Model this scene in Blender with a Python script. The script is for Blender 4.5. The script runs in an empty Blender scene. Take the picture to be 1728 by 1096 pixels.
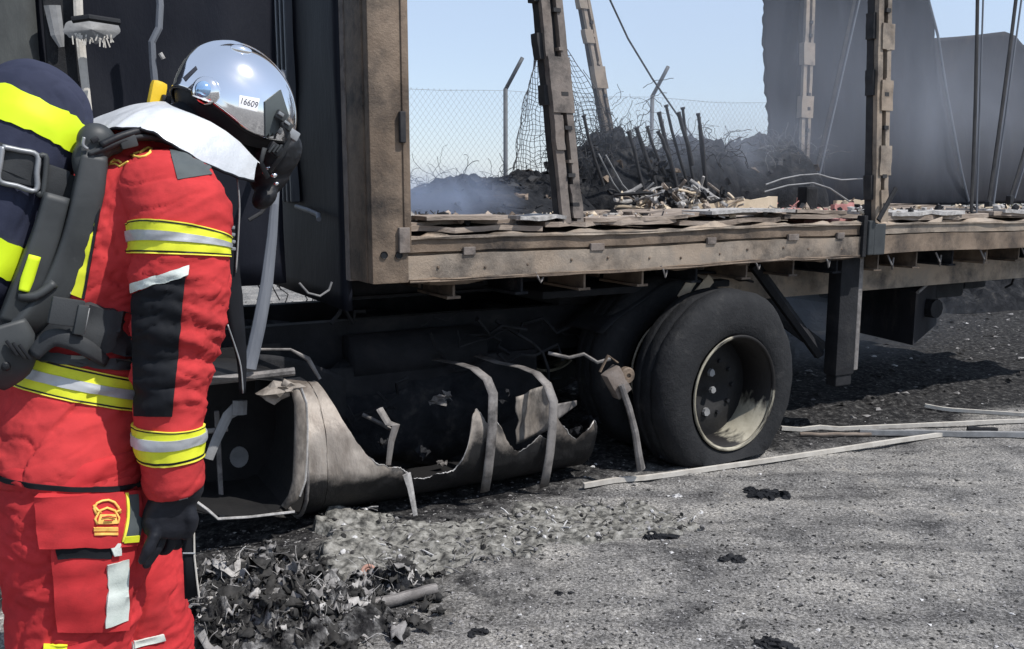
import bpy, bmesh, math, random
import numpy as np
from mathutils import Vector, Matrix, noise
from mathutils.bvhtree import BVHTree
random.seed(7); rng = np.random.default_rng(7)
sc = bpy.context.scene
col = sc.collection
R = math.radians
# ------------------------------------------------------------------ camera, light
CAM_H = 1.5; F = 1500.0
PITCH = math.atan((548-316)/F)
cam = bpy.data.cameras.new('camera'); cam.sensor_width = 36; cam.lens = 36*F/1728
cam.clip_end = 2000; cam.clip_start = 0.05
camo = bpy.data.objects.new('camera', cam); col.objects.link(camo)
camo.location = (0, 0, CAM_H); camo.rotation_euler = (R(90)-PITCH, 0, 0)
sc.camera = camo
SUN_EL = R(54); SUN_AZ = R(-22)       # direction towards the sun in the ground plane
w = bpy.data.worlds.new('World'); sc.world = w; w.use_nodes = True
wn = w.node_tree; bg = wn.nodes['Background']
sky = wn.nodes.new('ShaderNodeTexSky'); sky.sky_type = 'NISHITA'; sky.sun_disc = False
sky.sun_elevation = SUN_EL; sky.sun_rotation = R(90)-SUN_AZ
sky.air_density = 1.0; sky.dust_density = .5; sky.ozone_density = 2.0
pale = wn.nodes.new('ShaderNodeMix'); pale.data_type = 'RGBA'; pale.inputs[0].default_value = .62      # thin high haze, even over the whole sky
pale.inputs[7].default_value = (3.25, 3.78, 4.75, 1); wn.links.new(sky.outputs[0], pale.inputs[6]); wn.links.new(pale.outputs[2], bg.inputs[0]); bg.inputs[1].default_value = 0.15
sun = bpy.data.lights.new('sun', 'SUN'); sun.energy = 4.0; sun.angle = R(0.6); sun.color = (1, .965, .92)
suno = bpy.data.objects.new('sun', sun); col.objects.link(suno)
sd = Vector((math.cos(SUN_AZ)*math.cos(SUN_EL), math.sin(SUN_AZ)*math.cos(SUN_EL), math.sin(SUN_EL)))
suno.rotation_euler = sd.to_track_quat('Z', 'Y').to_euler()
sc.view_settings.view_transform = 'Standard'; sc.view_settings.look = 'None'
sc.view_settings.exposure = 0.32; sc.view_settings.gamma = 1.0
sc.render.engine = 'CYCLES'; sc.cycles.use_denoising = True
sc.cycles.max_bounces = 8; sc.cycles.transparent_max_bounces = 8
sc.cycles.volume_bounces = 1; sc.cycles.volume_max_steps = 160

# ------------------------------------------------------------------ measuring helpers
FW = np.array([0, math.cos(PITCH), -math.sin(PITCH)]); UP = np.array([0, math.sin(PITCH), math.cos(PITCH)])
RT = np.array([1., 0, 0]); C0 = np.array([0, 0, CAM_H])
def ray(px, py): return FW + RT*(px-864)/F + UP*(548-py)/F
def G(px, py, z=0.0):
    r = ray(px, py); return C0 + r*((z-CAM_H)/r[2])
YAW = R(29)
TU = np.array([math.cos(YAW), math.sin(YAW), 0]); TV = np.array([-math.sin(YAW), math.cos(YAW), 0])
T0 = G(1215, 775)
def S(px, py, v=0.0):                      # point on a plane parallel to the trailer's side, v metres inside it
    r = ray(px, py); t = ((T0+TV*v-C0)@TV)/(r@TV); q = C0+r*t-T0
    return Vector((q@TU, v, q[2]))
def GT(px, py, z=0.0):                     # ground point in the truck's own frame
    q = G(px, py, z)-T0; return Vector((q@TU, q@TV, z))
PH = R(40)
PXa = np.array([math.cos(PH), math.sin(PH), 0]); PYa = np.array([-math.sin(PH), math.cos(PH), 0])
PO = np.array([-1.02, 1.985, 0])
def L(px, py, y=0.0):                      # point in the person's frame on the upright plane y
    r = ray(px, py); t = ((PO+PYa*y-C0)@PYa)/(r@PYa); q = C0+r*t-PO
    return np.array([q@PXa, y, q[2]])
def Lray(px, py):
    r = ray(px, py); d = np.array([r@PXa, r@PYa, r[2]]); o = C0-PO
    return Vector((o@PXa, o@PYa, o[2])), Vector(d).normalized()

# ------------------------------------------------------------------ materials
MATS = {}
def lk(nt, a, b): nt.links.new(a, b)
def mat(name, cols, scale=6.0, detail=8.0, rough=0.8, metal=0.0, bump=0.2, bscale=40.0, bdist=0.01, stretch=(1, 1, 1),
        over=None, spec=0.3, sheen=0.0, rrange=0.0, coat=0.0, crease=0.0, cscale=10):
    """cols: [(pos, rgb)...] along a noise; over: (rgb, scale, lo, hi) second layer of char, ash or rust"""
    m = bpy.data.materials.new(name); m.use_nodes = True; nt = m.node_tree
    b = nt.nodes['Principled BSDF']
    tc = nt.nodes.new('ShaderNodeTexCoord'); mp = nt.nodes.new('ShaderNodeMapping')
    mp.inputs['Scale'].default_value = stretch
    lk(nt, tc.outputs['Object'], mp.inputs[0])
    n = nt.nodes.new('ShaderNodeTexNoise'); n.inputs['Scale'].default_value = scale; n.inputs['Detail'].default_value = detail
    n.inputs['Roughness'].default_value = .62; n.inputs['Distortion'].default_value = .3
    lk(nt, mp.outputs[0], n.inputs['Vector'])
    cr = nt.nodes.new('ShaderNodeValToRGB'); els = cr.color_ramp.elements
    while len(els) < len(cols): els.new(.5)
    for e, (p, c) in zip(els, cols): e.position = p; e.color = (*c, 1)
    lk(nt, n.outputs['Fac'], cr.inputs[0]); out = cr.outputs[0]
    if over:
        rgb, s2, lo, hi = over
        n2 = nt.nodes.new('ShaderNodeTexNoise'); n2.inputs['Scale'].default_value = s2; n2.inputs['Detail'].default_value = 10
        n2.inputs['Roughness'].default_value = .7
        lk(nt, mp.outputs[0], n2.inputs['Vector'])
        mr = nt.nodes.new('ShaderNodeMapRange'); mr.inputs[1].default_value = lo; mr.inputs[2].default_value = hi
        lk(nt, n2.outputs['Fac'], mr.inputs[0])
        mx = nt.nodes.new('ShaderNodeMix'); mx.data_type = 'RGBA'; mx.inputs[7].default_value = (*rgb, 1)
        lk(nt, mr.outputs[0], mx.inputs[0]); lk(nt, out, mx.inputs[6]); out = mx.outputs[2]
    lk(nt, out, b.inputs['Base Color'])
    b.inputs['Roughness'].default_value = rough; b.inputs['Metallic'].default_value = metal
    b.inputs['Specular IOR Level'].default_value = spec
    if coat: b.inputs['Coat Weight'].default_value = coat; b.inputs['Coat Roughness'].default_value = .15
    if sheen: b.inputs['Sheen Weight'].default_value = sheen
    if rrange:
        mr2 = nt.nodes.new('ShaderNodeMapRange'); mr2.inputs[3].default_value = rough-rrange; mr2.inputs[4].default_value = rough+rrange
        lk(nt, n.outputs['Fac'], mr2.inputs[0]); lk(nt, mr2.outputs[0], b.inputs['Roughness'])
    if bump:
        nb = nt.nodes.new('ShaderNodeTexNoise'); nb.inputs['Scale'].default_value = bscale; nb.inputs['Detail'].default_value = 6
        nb.inputs['Roughness'].default_value = .7
        lk(nt, mp.outputs[0], nb.inputs['Vector'])
        bp = nt.nodes.new('ShaderNodeBump'); bp.inputs['Strength'].default_value = bump; bp.inputs['Distance'].default_value = bdist
        lk(nt, nb.outputs['Fac'], bp.inputs['Height']); lk(nt, bp.outputs[0], b.inputs['Normal'])
        if crease:
            nc = nt.nodes.new('ShaderNodeTexNoise'); nc.noise_type = 'RIDGED_MULTIFRACTAL'; nc.inputs['Scale'].default_value = cscale; nc.inputs['Detail'].default_value = 3
            nc.inputs['Distortion'].default_value = .6; lk(nt, mp.outputs[0], nc.inputs['Vector'])
            b2 = nt.nodes.new('ShaderNodeBump'); b2.inputs['Strength'].default_value = crease; b2.inputs['Distance'].default_value = .012
            lk(nt, nc.outputs['Fac'], b2.inputs['Height']); lk(nt, b2.outputs[0], bp.inputs['Normal'])
    MATS[name] = m
    return m
BLK = (.012, .012, .013)
mat('burnt_steel', [(.22, (.045, .033, .025)), (.42, (.145, .105, .074)), (.58, (.22, .165, .12)), (.78, (.095, .066, .048))], 3.4, detail=15, over=((.026, .022, .020), 2.6, .45, .66), bump=.4, bscale=80, rrange=.15, rough=.65, metal=.15, spec=.4)
mat('burnt_tan', [(.25, (.14, .108, .080)), (.42, (.31, .245, .185)), (.55, (.25, .21, .17)), (.68, (.39, .32, .25)), (.82, (.19, .125, .083))], 3.2, detail=15, over=((.045, .037, .032), 2.4, .47, .66), bump=.35, bscale=90, rough=.6, metal=.15, spec=.4, rrange=.2)
mat('post_grey', [(.3, (.10, .088, .080)), (.5, (.20, .17, .15)), (.7, (.14, .11, .09))], 6, detail=12, over=((.035, .032, .032), 5, .5, .68), bump=.4)
mat('char', [(.3, (.006, .0065, .008)), (.55, (.014, .0145, .017)), (.75, (.030, .029, .029))], 6, over=((.06, .057, .054), 14, .66, .85), rough=.8, bump=.5, bscale=50)
mat('soot_panel', [(.3, (.0050, .0062, .0115)), (.6, (.0075, .0090, .0155)), (.8, (.014, .015, .020))], 2.5, detail=10, rough=.6, bump=.3, bscale=18, over=((.026, .024, .026), 4, .62, .85), stretch=(1, 1, .35), spec=.2)
mat('soot_far', [(.3, (.006, .0075, .012)), (.55, (.011, .013, .019)), (.75, (.022, .023, .028))], 2.2, detail=12, rough=.85, bump=.5, bscale=12, stretch=(1, 1, .3), spec=.12, over=((.045, .040, .038), 3, .60, .80))
mat('soot_rear', [(.3, (.014, .014, .017)), (.55, (.024, .024, .028)), (.75, (.042, .039, .038))], 2.0, detail=12, rough=.85, bump=.5, bscale=12, stretch=(1, 1, .4), spec=.12, over=((.065, .055, .048), 3, .58, .80))
mat('grey_panel', [(.3, (.050, .055, .053)), (.6, (.080, .085, .081))], 3, rough=.6, bump=.2, over=((.02, .02, .022), 3, .45, .75), stretch=(1, 1, .4))
mat('rib_grey', [(.3, (.10, .11, .13)), (.6, (.18, .19, .21))], 8, rough=.5, bump=.1, stretch=(1, 1, .2))
mat('alu_burnt', [(.25, (.085, .070, .058)), (.42, (.22, .19, .16)), (.6, (.38, .34, .30)), (.8, (.20, .15, .115))], 4.5, detail=12, rough=.6, metal=.2, over=((.020, .019, .019), 4.2, .46, .66), bump=.4, bscale=45, stretch=(1, 1, .45))
mat('alu_edge', [(.3, (.22, .21, .20)), (.6, (.52, .50, .48))], 26, rough=.5, metal=.3, bump=.3)
mat('strap_steel', [(.3, (.10, .092, .088)), (.55, (.22, .205, .195)), (.8, (.14, .115, .10))], 9, rough=.6, metal=.2, bump=.35, over=((.03, .028, .027), 6, .5, .7))
mat('tyre', [(.3, (.007, .0075, .009)), (.6, (.014, .0145, .016)), (.8, (.034, .033, .032))], 9, detail=12, rough=.8, bump=.7, bscale=38, over=((.05, .048, .046), 9, .60, .84))
mat('tyre_ash', [(.3, (.04, .038, .036)), (.6, (.11, .10, .09))], 12, rough=.9, bump=.5)
mat('rim_dark', [(.3, (.006, .006, .007)), (.6, (.014, .0135, .0135))], 6, rough=.7, bump=.3)
mat('rim_cream', [(.3, (.25, .22, .15)), (.6, (.42, .37, .27))], 5, rough=.6, bump=.2, over=((.012, .011, .011), 1.6, .34, .47))
mat('wood_burnt', [(.25, (.05, .04, .034)), (.45, (.22, .175, .14)), (.6, (.36, .30, .25)), (.8, (.15, .11, .09))], 5, rough=.9, stretch=(.35, 2, 2), over=((.03, .026, .024), 4, .56, .66), bump=.5)
mat('board_cream', [(.3, (.42, .34, .24)), (.6, (.58, .48, .36))], 5, rough=.85, over=((.08, .06, .05), 9, .62, .74), bump=.3)
mat('red_faded', [(.3, (.33, .13, .12)), (.6, (.48, .24, .22))], 8, rough=.85, over=((.10, .06, .055), 9, .6, .75), bump=.3)
mat('ash_pale', [(.25, (.19, .18, .17)), (.5, (.36, .345, .33)), (.75, (.55, .53, .51))], 22, rough=1, bump=.6, bscale=70, spec=.1)
mat('debris_mix', [(.34, (.008, .008, .009)), (.46, (.035, .034, .034)), (.56, (.12, .117, .115)), (.70, (.42, .41, .40))], 16, detail=14, rough=1, bump=1.0, bscale=70, spec=.1)
mat('heap_dark', [(.3, (.008, .009, .011)), (.55, (.024, .025, .028)), (.75, (.07, .067, .064))], 9, detail=14, rough=1, bump=1.0, bscale=40, spec=.1)
mat('wire_dark', [(.3, (.012, .013, .016)), (.6, (.035, .034, .035))], 14, rough=.7, bump=0)
mat('wire_grey', [(.3, (.10, .10, .105)), (.6, (.22, .215, .21))], 30, rough=.7, bump=0)
mat('fence_wire', [(.3, (.30, .32, .33)), (.6, (.40, .42, .43))], 30, rough=.5, bump=0, metal=.3)
mat('fence_post', [(.3, (.05, .055, .06)), (.6, (.09, .095, .10))], 10, rough=.6, bump=.1)
mat('pole_pale', [(.3, (.36, .33, .29)), (.55, (.52, .49, .44)), (.75, (.33, .29, .25))], 9, rough=.8, bump=.2, stretch=(1, 1, 1))
mat('pole_grey', [(.3, (.15, .15, .15)), (.6, (.27, .27, .27))], 9, rough=.7, bump=.2)
mat('leaf_olive', [(.3, (.035, .040, .022)), (.6, (.085, .085, .045))], 3, rough=.9, bump=0)
mat('terracotta', [(.3, (.30, .16, .12)), (.6, (.42, .25, .2))], 20, rough=.9, bump=.2)
mat('char_chip', [(.3, (.015, .015, .015)), (.6, (.05, .048, .046))], 30, rough=1, bump=.3, spec=.15)
mat('grey_chip', [(.3, (.14, .135, .13)), (.6, (.25, .24, .235))], 30, rough=1, bump=.3, spec=.15)
mat('white_chip', [(.3, (.34, .335, .33)), (.6, (.55, .54, .53))], 30, rough=1, bump=.2, spec=.15)
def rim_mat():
    m = mat('rim_soot_shade', [(.3, (.24, .215, .16)), (.6, (.40, .37, .29))], 5, rough=.6, bump=.2); nt = m.node_tree; b = nt.nodes['Principled BSDF']
    src = b.inputs['Base Color'].links[0].from_socket; at = nt.nodes.new('ShaderNodeAttribute'); at.attribute_name = 'soot_shade'
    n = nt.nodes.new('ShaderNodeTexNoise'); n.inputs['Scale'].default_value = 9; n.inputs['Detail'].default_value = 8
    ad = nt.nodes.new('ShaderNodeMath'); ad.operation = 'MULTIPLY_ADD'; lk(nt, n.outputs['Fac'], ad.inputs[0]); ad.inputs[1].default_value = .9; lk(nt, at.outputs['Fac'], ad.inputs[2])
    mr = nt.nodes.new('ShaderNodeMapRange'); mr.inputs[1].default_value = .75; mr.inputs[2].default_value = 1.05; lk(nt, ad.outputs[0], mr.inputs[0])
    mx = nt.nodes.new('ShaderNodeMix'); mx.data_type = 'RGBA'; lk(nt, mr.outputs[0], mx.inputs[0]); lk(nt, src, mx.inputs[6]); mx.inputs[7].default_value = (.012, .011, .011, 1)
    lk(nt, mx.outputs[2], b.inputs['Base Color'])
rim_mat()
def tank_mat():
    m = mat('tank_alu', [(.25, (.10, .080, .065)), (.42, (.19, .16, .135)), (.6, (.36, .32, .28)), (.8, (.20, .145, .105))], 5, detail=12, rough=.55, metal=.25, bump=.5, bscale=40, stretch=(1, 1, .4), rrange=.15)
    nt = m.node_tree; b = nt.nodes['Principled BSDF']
    src = b.inputs['Base Color'].links[0].from_socket; at = nt.nodes.new('ShaderNodeAttribute'); at.attribute_name = 'soot_shade'
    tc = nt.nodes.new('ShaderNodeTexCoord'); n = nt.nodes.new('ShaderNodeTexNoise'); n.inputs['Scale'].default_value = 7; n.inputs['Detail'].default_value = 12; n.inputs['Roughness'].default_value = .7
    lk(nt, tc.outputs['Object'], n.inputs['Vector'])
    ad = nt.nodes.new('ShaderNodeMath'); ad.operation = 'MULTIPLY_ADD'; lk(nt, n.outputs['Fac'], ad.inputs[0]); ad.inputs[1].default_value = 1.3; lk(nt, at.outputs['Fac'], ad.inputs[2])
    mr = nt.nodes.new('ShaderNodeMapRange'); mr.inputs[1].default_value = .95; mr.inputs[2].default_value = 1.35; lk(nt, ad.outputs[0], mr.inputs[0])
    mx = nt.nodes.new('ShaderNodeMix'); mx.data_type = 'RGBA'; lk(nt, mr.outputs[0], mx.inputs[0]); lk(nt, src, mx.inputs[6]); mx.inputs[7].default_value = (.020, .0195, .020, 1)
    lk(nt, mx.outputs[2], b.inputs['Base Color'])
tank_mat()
# clothing and gear
mat('red_cloth', [(.3, (.41, .034, .036)), (.6, (.51, .048, .050))], 3, rough=.95, bump=.25, bscale=260, bdist=.002, spec=.06, over=((.20, .024, .025), 4, .50, .78), crease=.36, cscale=7, stretch=(1, 1, 1.5))
mat('red_trouser', [(.3, (.40, .028, .032)), (.6, (.50, .040, .044))], 3, rough=.95, bump=.25, bscale=260, bdist=.002, spec=.06, over=((.20, .024, .026), 4, .50, .78), crease=.34, cscale=6, stretch=(1, 1, 1.4))
mat('black_cloth', [(.3, (.006, .007, .009)), (.6, (.011, .012, .015))], 6, rough=.75, bump=.2, bscale=300, bdist=.002, spec=.15, crease=.25, cscale=9)
mat('slate_cloth', [(.3, (.055, .065, .068)), (.6, (.075, .088, .09))], 8, rough=.7, bump=.2, bscale=300, bdist=.002)
mat('navy_cloth', [(.3, (.022, .026, .046)), (.6, (.036, .040, .066))], 5, rough=.85, bump=.25, bscale=120, bdist=.003, crease=.3, cscale=7, spec=.1)
mat('fluo_yellow', [(.3, (.60, .78, .015)), (.6, (.66, .84, .022))], 6, rough=.6, bump=.1, bscale=300, bdist=.001)
mat('fluo_band', [(.3, (.60, .63, .025)), (.6, (.72, .74, .04))], 9, rough=.6, bump=.3, bscale=300, bdist=.001, over=((.42, .42, .06), 7, .58, .8))
mat('silver_tape', [(.3, (.30, .31, .33)), (.6, (.46, .47, .48))], 14, rough=.4, metal=.2, bump=.3, bscale=420, bdist=.001)
mat('white_tape', [(.3, (.42, .47, .43)), (.6, (.60, .64, .60))], 9, rough=.6, bump=.2, bscale=200)
mat('chrome', [(.3, (.90, .91, .93)), (.6, (.95, .95, .96))], 5, rough=.10, metal=1, bump=.03, bscale=9, bdist=.01, rrange=.05)
mat('alu_cloth', [(.3, (.52, .54, .56)), (.6, (.70, .71, .72))], 7, rough=.42, metal=.35, bump=.35, bscale=18, bdist=.01, crease=.35, cscale=6)
mat('rubber', [(.3, (.007, .008, .010)), (.6, (.013, .0135, .016))], 8, rough=.5, bump=.15, bscale=30)
mat('plastic_grey', [(.3, (.026, .029, .031)), (.6, (.045, .049, .051))], 9, rough=.5, bump=.1, bscale=200, bdist=.001, over=((.09, .09, .09), 12, .62, .85))
mat('webbing', [(.3, (.022, .024, .027)), (.6, (.038, .041, .044))], 12, rough=.7, bump=.4, bscale=350, bdist=.002)
mat('buckle', [(.3, (.20, .21, .22)), (.6, (.28, .29, .30))], 12, rough=.4, bump=.05, metal=.3)
mat('yellow_plastic', [(.3, (.62, .40, .02)), (.6, (.72, .48, .03))], 8, rough=.4, bump=.05)
mat('badge_gold', [(.3, (.80, .38, .08)), (.6, (.90, .55, .14))], 60, rough=.6, bump=.1)
mat('letter_gold', [(.3, (.80, .52, .08)), (.6, (.86, .62, .14))], 60, rough=.6, bump=.1)
mat('piping', [(.3, (.72, .66, .05)), (.6, (.80, .74, .08))], 60, rough=.6, bump=0)
mat('sticker', [(.3, (.78, .78, .80)), (.6, (.82, .82, .84))], 10, rough=.4, bump=0)
mat('ink', [(.3, (.04, .04, .05)), (.6, (.06, .06, .07))], 10, rough=.5, bump=0)
mat('glove', [(.3, (.006, .007, .011)), (.6, (.014, .015, .020))], 10, rough=.55, bump=.3, bscale=150, bdist=.002, spec=.25, crease=.2, cscale=14)
mat('boss', [(.3, (.30, .48, .75)), (.6, (.42, .60, .82))], 20, rough=.12, metal=.7, bump=0)

# ------------------------------------------------------------------ mesh helpers
class MB:
    def __init__(s): s.v = []; s.f = []; s.m = []
    def add(s, vs, fs, mi=0):
        o = len(s.v); s.v += [tuple(float(c) for c in p) for p in vs]
        s.f += [tuple(i+o for i in f) for f in fs]; s.m += [mi]*len(fs); return s
    def box(s, a, b, mi=0, rot=None, bev=0.0):
        a = Vector(a); b = Vector(b); c = (a+b)/2; h = (b-a)/2
        bm = bmesh.new(); bmesh.ops.create_cube(bm, size=2)
        for q in bm.verts: q.co = Vector((q.co.x*h.x, q.co.y*h.y, q.co.z*h.z))
        if bev: bmesh.ops.bevel(bm, geom=bm.edges[:], offset=bev, segments=2, affect='EDGES', profile=.6)
        M = rot or Matrix.Identity(3)
        bm.verts.index_update()
        s.add([c+M@q.co for q in bm.verts], [[q.index for q in f.verts] for f in bm.faces], mi); bm.free(); return s
    def tube(s, pts, r, n=8, mi=0, flat=None, cap=True, p=2.0):
        """r: number or list; flat=(vec, ratio): squash to a ribbon, wide along vec"""
        P = [Vector(p) for p in pts]; k = len(P); rs = r if hasattr(r, '__len__') else [r]*k
        vs = []; fs = []; prev = None
        for i in range(k):
            t = (P[min(i+1, k-1)]-P[max(i-1, 0)]).normalized()
            if flat: a = Vector(flat[0])
            elif prev is None: a = Vector((0, 0, 1)) if abs(t.z) < .9 else Vector((1, 0, 0))
            else: a = prev
            a = (a-t*a.dot(t)).normalized(); b = t.cross(a); prev = a
            kb = flat[1] if flat else 1
            for j in range(n):
                th = 2*math.pi*(j+.5)/n; c_, s_ = math.cos(th), math.sin(th)
                if p != 2: c_ = math.copysign(abs(c_)**(2/p), c_); s_ = math.copysign(abs(s_)**(2/p), s_)
                vs.append(P[i]+a*c_*rs[i]+b*s_*rs[i]*kb)
        for i in range(k-1):
            for j in range(n): fs.append((i*n+j, i*n+(j+1) % n, (i+1)*n+(j+1) % n, (i+1)*n+j))
        if cap: fs.append(tuple(range(n))[::-1]); fs.append(tuple((k-1)*n+j for j in range(n)))
        return s.add(vs, fs, mi)
    def lathe(s, prof, n, c, axis='y', mi=0, closed=False):
        vs = []; fs = []; k = len(prof)
        for j in range(n):
            th = 2*math.pi*j/n
            for (r, h) in prof:
                vs.append(Vector((c[0]+r*math.cos(th), c[1]+h, c[2]+r*math.sin(th))) if axis == 'y' else Vector((c[0]+r*math.cos(th), c[1]+r*math.sin(th), c[2]+h)))
        kk = k if closed else k-1
        for j in range(n):
            for i in range(kk):
                a, b = j*k+i, j*k+(i+1) % k; jn = ((j+1) % n)*k
                fs.append((a, b, jn+(i+1) % k, jn+i))
        return s.add(vs, fs, mi)
    def grid(s, fn, nu, nv, mi=0):
        vs = [fn(i/nu, j/nv) for i in range(nu+1) for j in range(nv+1)]
        fs = [(i*(nv+1)+j, (i+1)*(nv+1)+j, (i+1)*(nv+1)+j+1, i*(nv+1)+j+1) for i in range(nu) for j in range(nv)]
        return s.add(vs, fs, mi)
    def slab(s, fn, nu, nv, th, mi=0):
        """grid with a second skin th away along its normals, and a rim"""
        g = np.array([[tuple(fn(i/nu, j/nv)) for j in range(nv+1)] for i in range(nu+1)], float)
        du = np.gradient(g, axis=0); dv = np.gradient(g, axis=1); nn = np.cross(du, dv)
        nn /= np.linalg.norm(nn, axis=2, keepdims=True)+1e-9
        h = g-nn*th; W = nv+1; N = (nu+1)*W
        vs = list(g.reshape(-1, 3))+list(h.reshape(-1, 3)); fs = []
        for i in range(nu):
            for j in range(nv):
                a, b, c, d = i*W+j, (i+1)*W+j, (i+1)*W+j+1, i*W+j+1
                fs.append((a, b, c, d)); fs.append((N+d, N+c, N+b, N+a))
        for i in range(nu):
            a, b = i*W, (i+1)*W; fs.append((b, a, N+a, N+b)); a, b = i*W+nv, (i+1)*W+nv; fs.append((a, b, N+b, N+a))
        for j in range(nv):
            a, b = j, j+1; fs.append((a, b, N+b, N+a)); a, b = nu*W+j, nu*W+j+1; fs.append((b, a, N+a, N+b))
        return s.add(vs, fs, mi)
    def lump(s, c, r, n=2, amp=.35, fr=2.5, seed=0, mi=0, flat=None):
        bm = bmesh.new(); bmesh.ops.create_icosphere(bm, subdivisions=n, radius=1); bm.verts.index_update()
        r = r if hasattr(r, '__len__') else (r, r, r); vs = []
        for q in bm.verts:
            d = 1+amp*noise.noise(q.co*fr+Vector((seed*7.3, seed*3.1, seed)))*1.6
            p = Vector((q.co.x*r[0]*d, q.co.y*r[1]*d, q.co.z*r[2]*d))
            vs.append(Vector(c)+p)
        s.add(vs, [[q.index for q in f.verts] for f in bm.faces], mi); bm.free(); return s
    def build(s, name, mats, parent=None, smooth=False, auto=None):
        me = bpy.data.meshes.new(name); me.from_pydata(s.v, [], s.f)
        for m in (mats if isinstance(mats, (list, tuple)) else [mats]): me.materials.append(MATS[m])
        me.polygons.foreach_set('material_index', s.m)
        if smooth: me.polygons.foreach_set('use_smooth', [True]*len(me.polygons))
        me.update()
        o = bpy.data.objects.new(name, me); col.objects.link(o)
        if auto is not None: me.set_sharp_from_angle(angle=R(auto))
        if parent: o.parent = parent
        return o
def tag(o, label=None, cat=None, group=None, kind=None):
    for k, x in (('label', label), ('category', cat), ('group', group), ('kind', kind)):
        if x: o[k] = x
    return o
def empty(name, loc, rz=0, label=None, cat=None, group=None):
    o = bpy.data.objects.new(name, None); col.objects.link(o); o.location = loc; o.rotation_euler = (0, 0, rz)
    o.empty_display_size = .1
    return tag(o, label, cat, group)
def copy_tree(o, parent=None):
    c = o.copy(); col.objects.link(c)
    if parent: c.parent = parent
    for ch in list(o.children): copy_tree(ch, c)
    return c
def interp(pts, x):
    xs = [p[0] for p in pts]; return float(np.interp(x, xs, [p[1] for p in pts]))
def fbm(p, o=4): return noise.fractal(Vector(p), 1.0, 2.0, o)
def to_world(q): return T0+TU*q[0]+TV*q[1]+np.array([0, 0, q[2]])
def thing_T(mb, name, mats, label, cat, group=None, smooth=False, auto=None, kind=None):
    """one mesh in the truck's frame, re-centred on its own base"""
    a = np.array(mb.v); lo, hi = a.min(0), a.max(0); b = np.array([(lo[0]+hi[0])/2, (lo[1]+hi[1])/2, lo[2]])
    mb.v = [tuple(p) for p in a-b]
    o = mb.build(name, mats, None, smooth, auto); o.location = to_world(b); o.rotation_euler = (0, 0, YAW)
    return tag(o, label, cat, group, kind)
def thing_W(mb, name, mats, label, cat, group=None, smooth=False, auto=None, kind=None):
    a = np.array(mb.v); lo, hi = a.min(0), a.max(0); b = np.array([(lo[0]+hi[0])/2, (lo[1]+hi[1])/2, lo[2]])
    mb.v = [tuple(p) for p in a-b]
    o = mb.build(name, mats, None, smooth, auto); o.location = b
    return tag(o, label, cat, group, kind)

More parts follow.
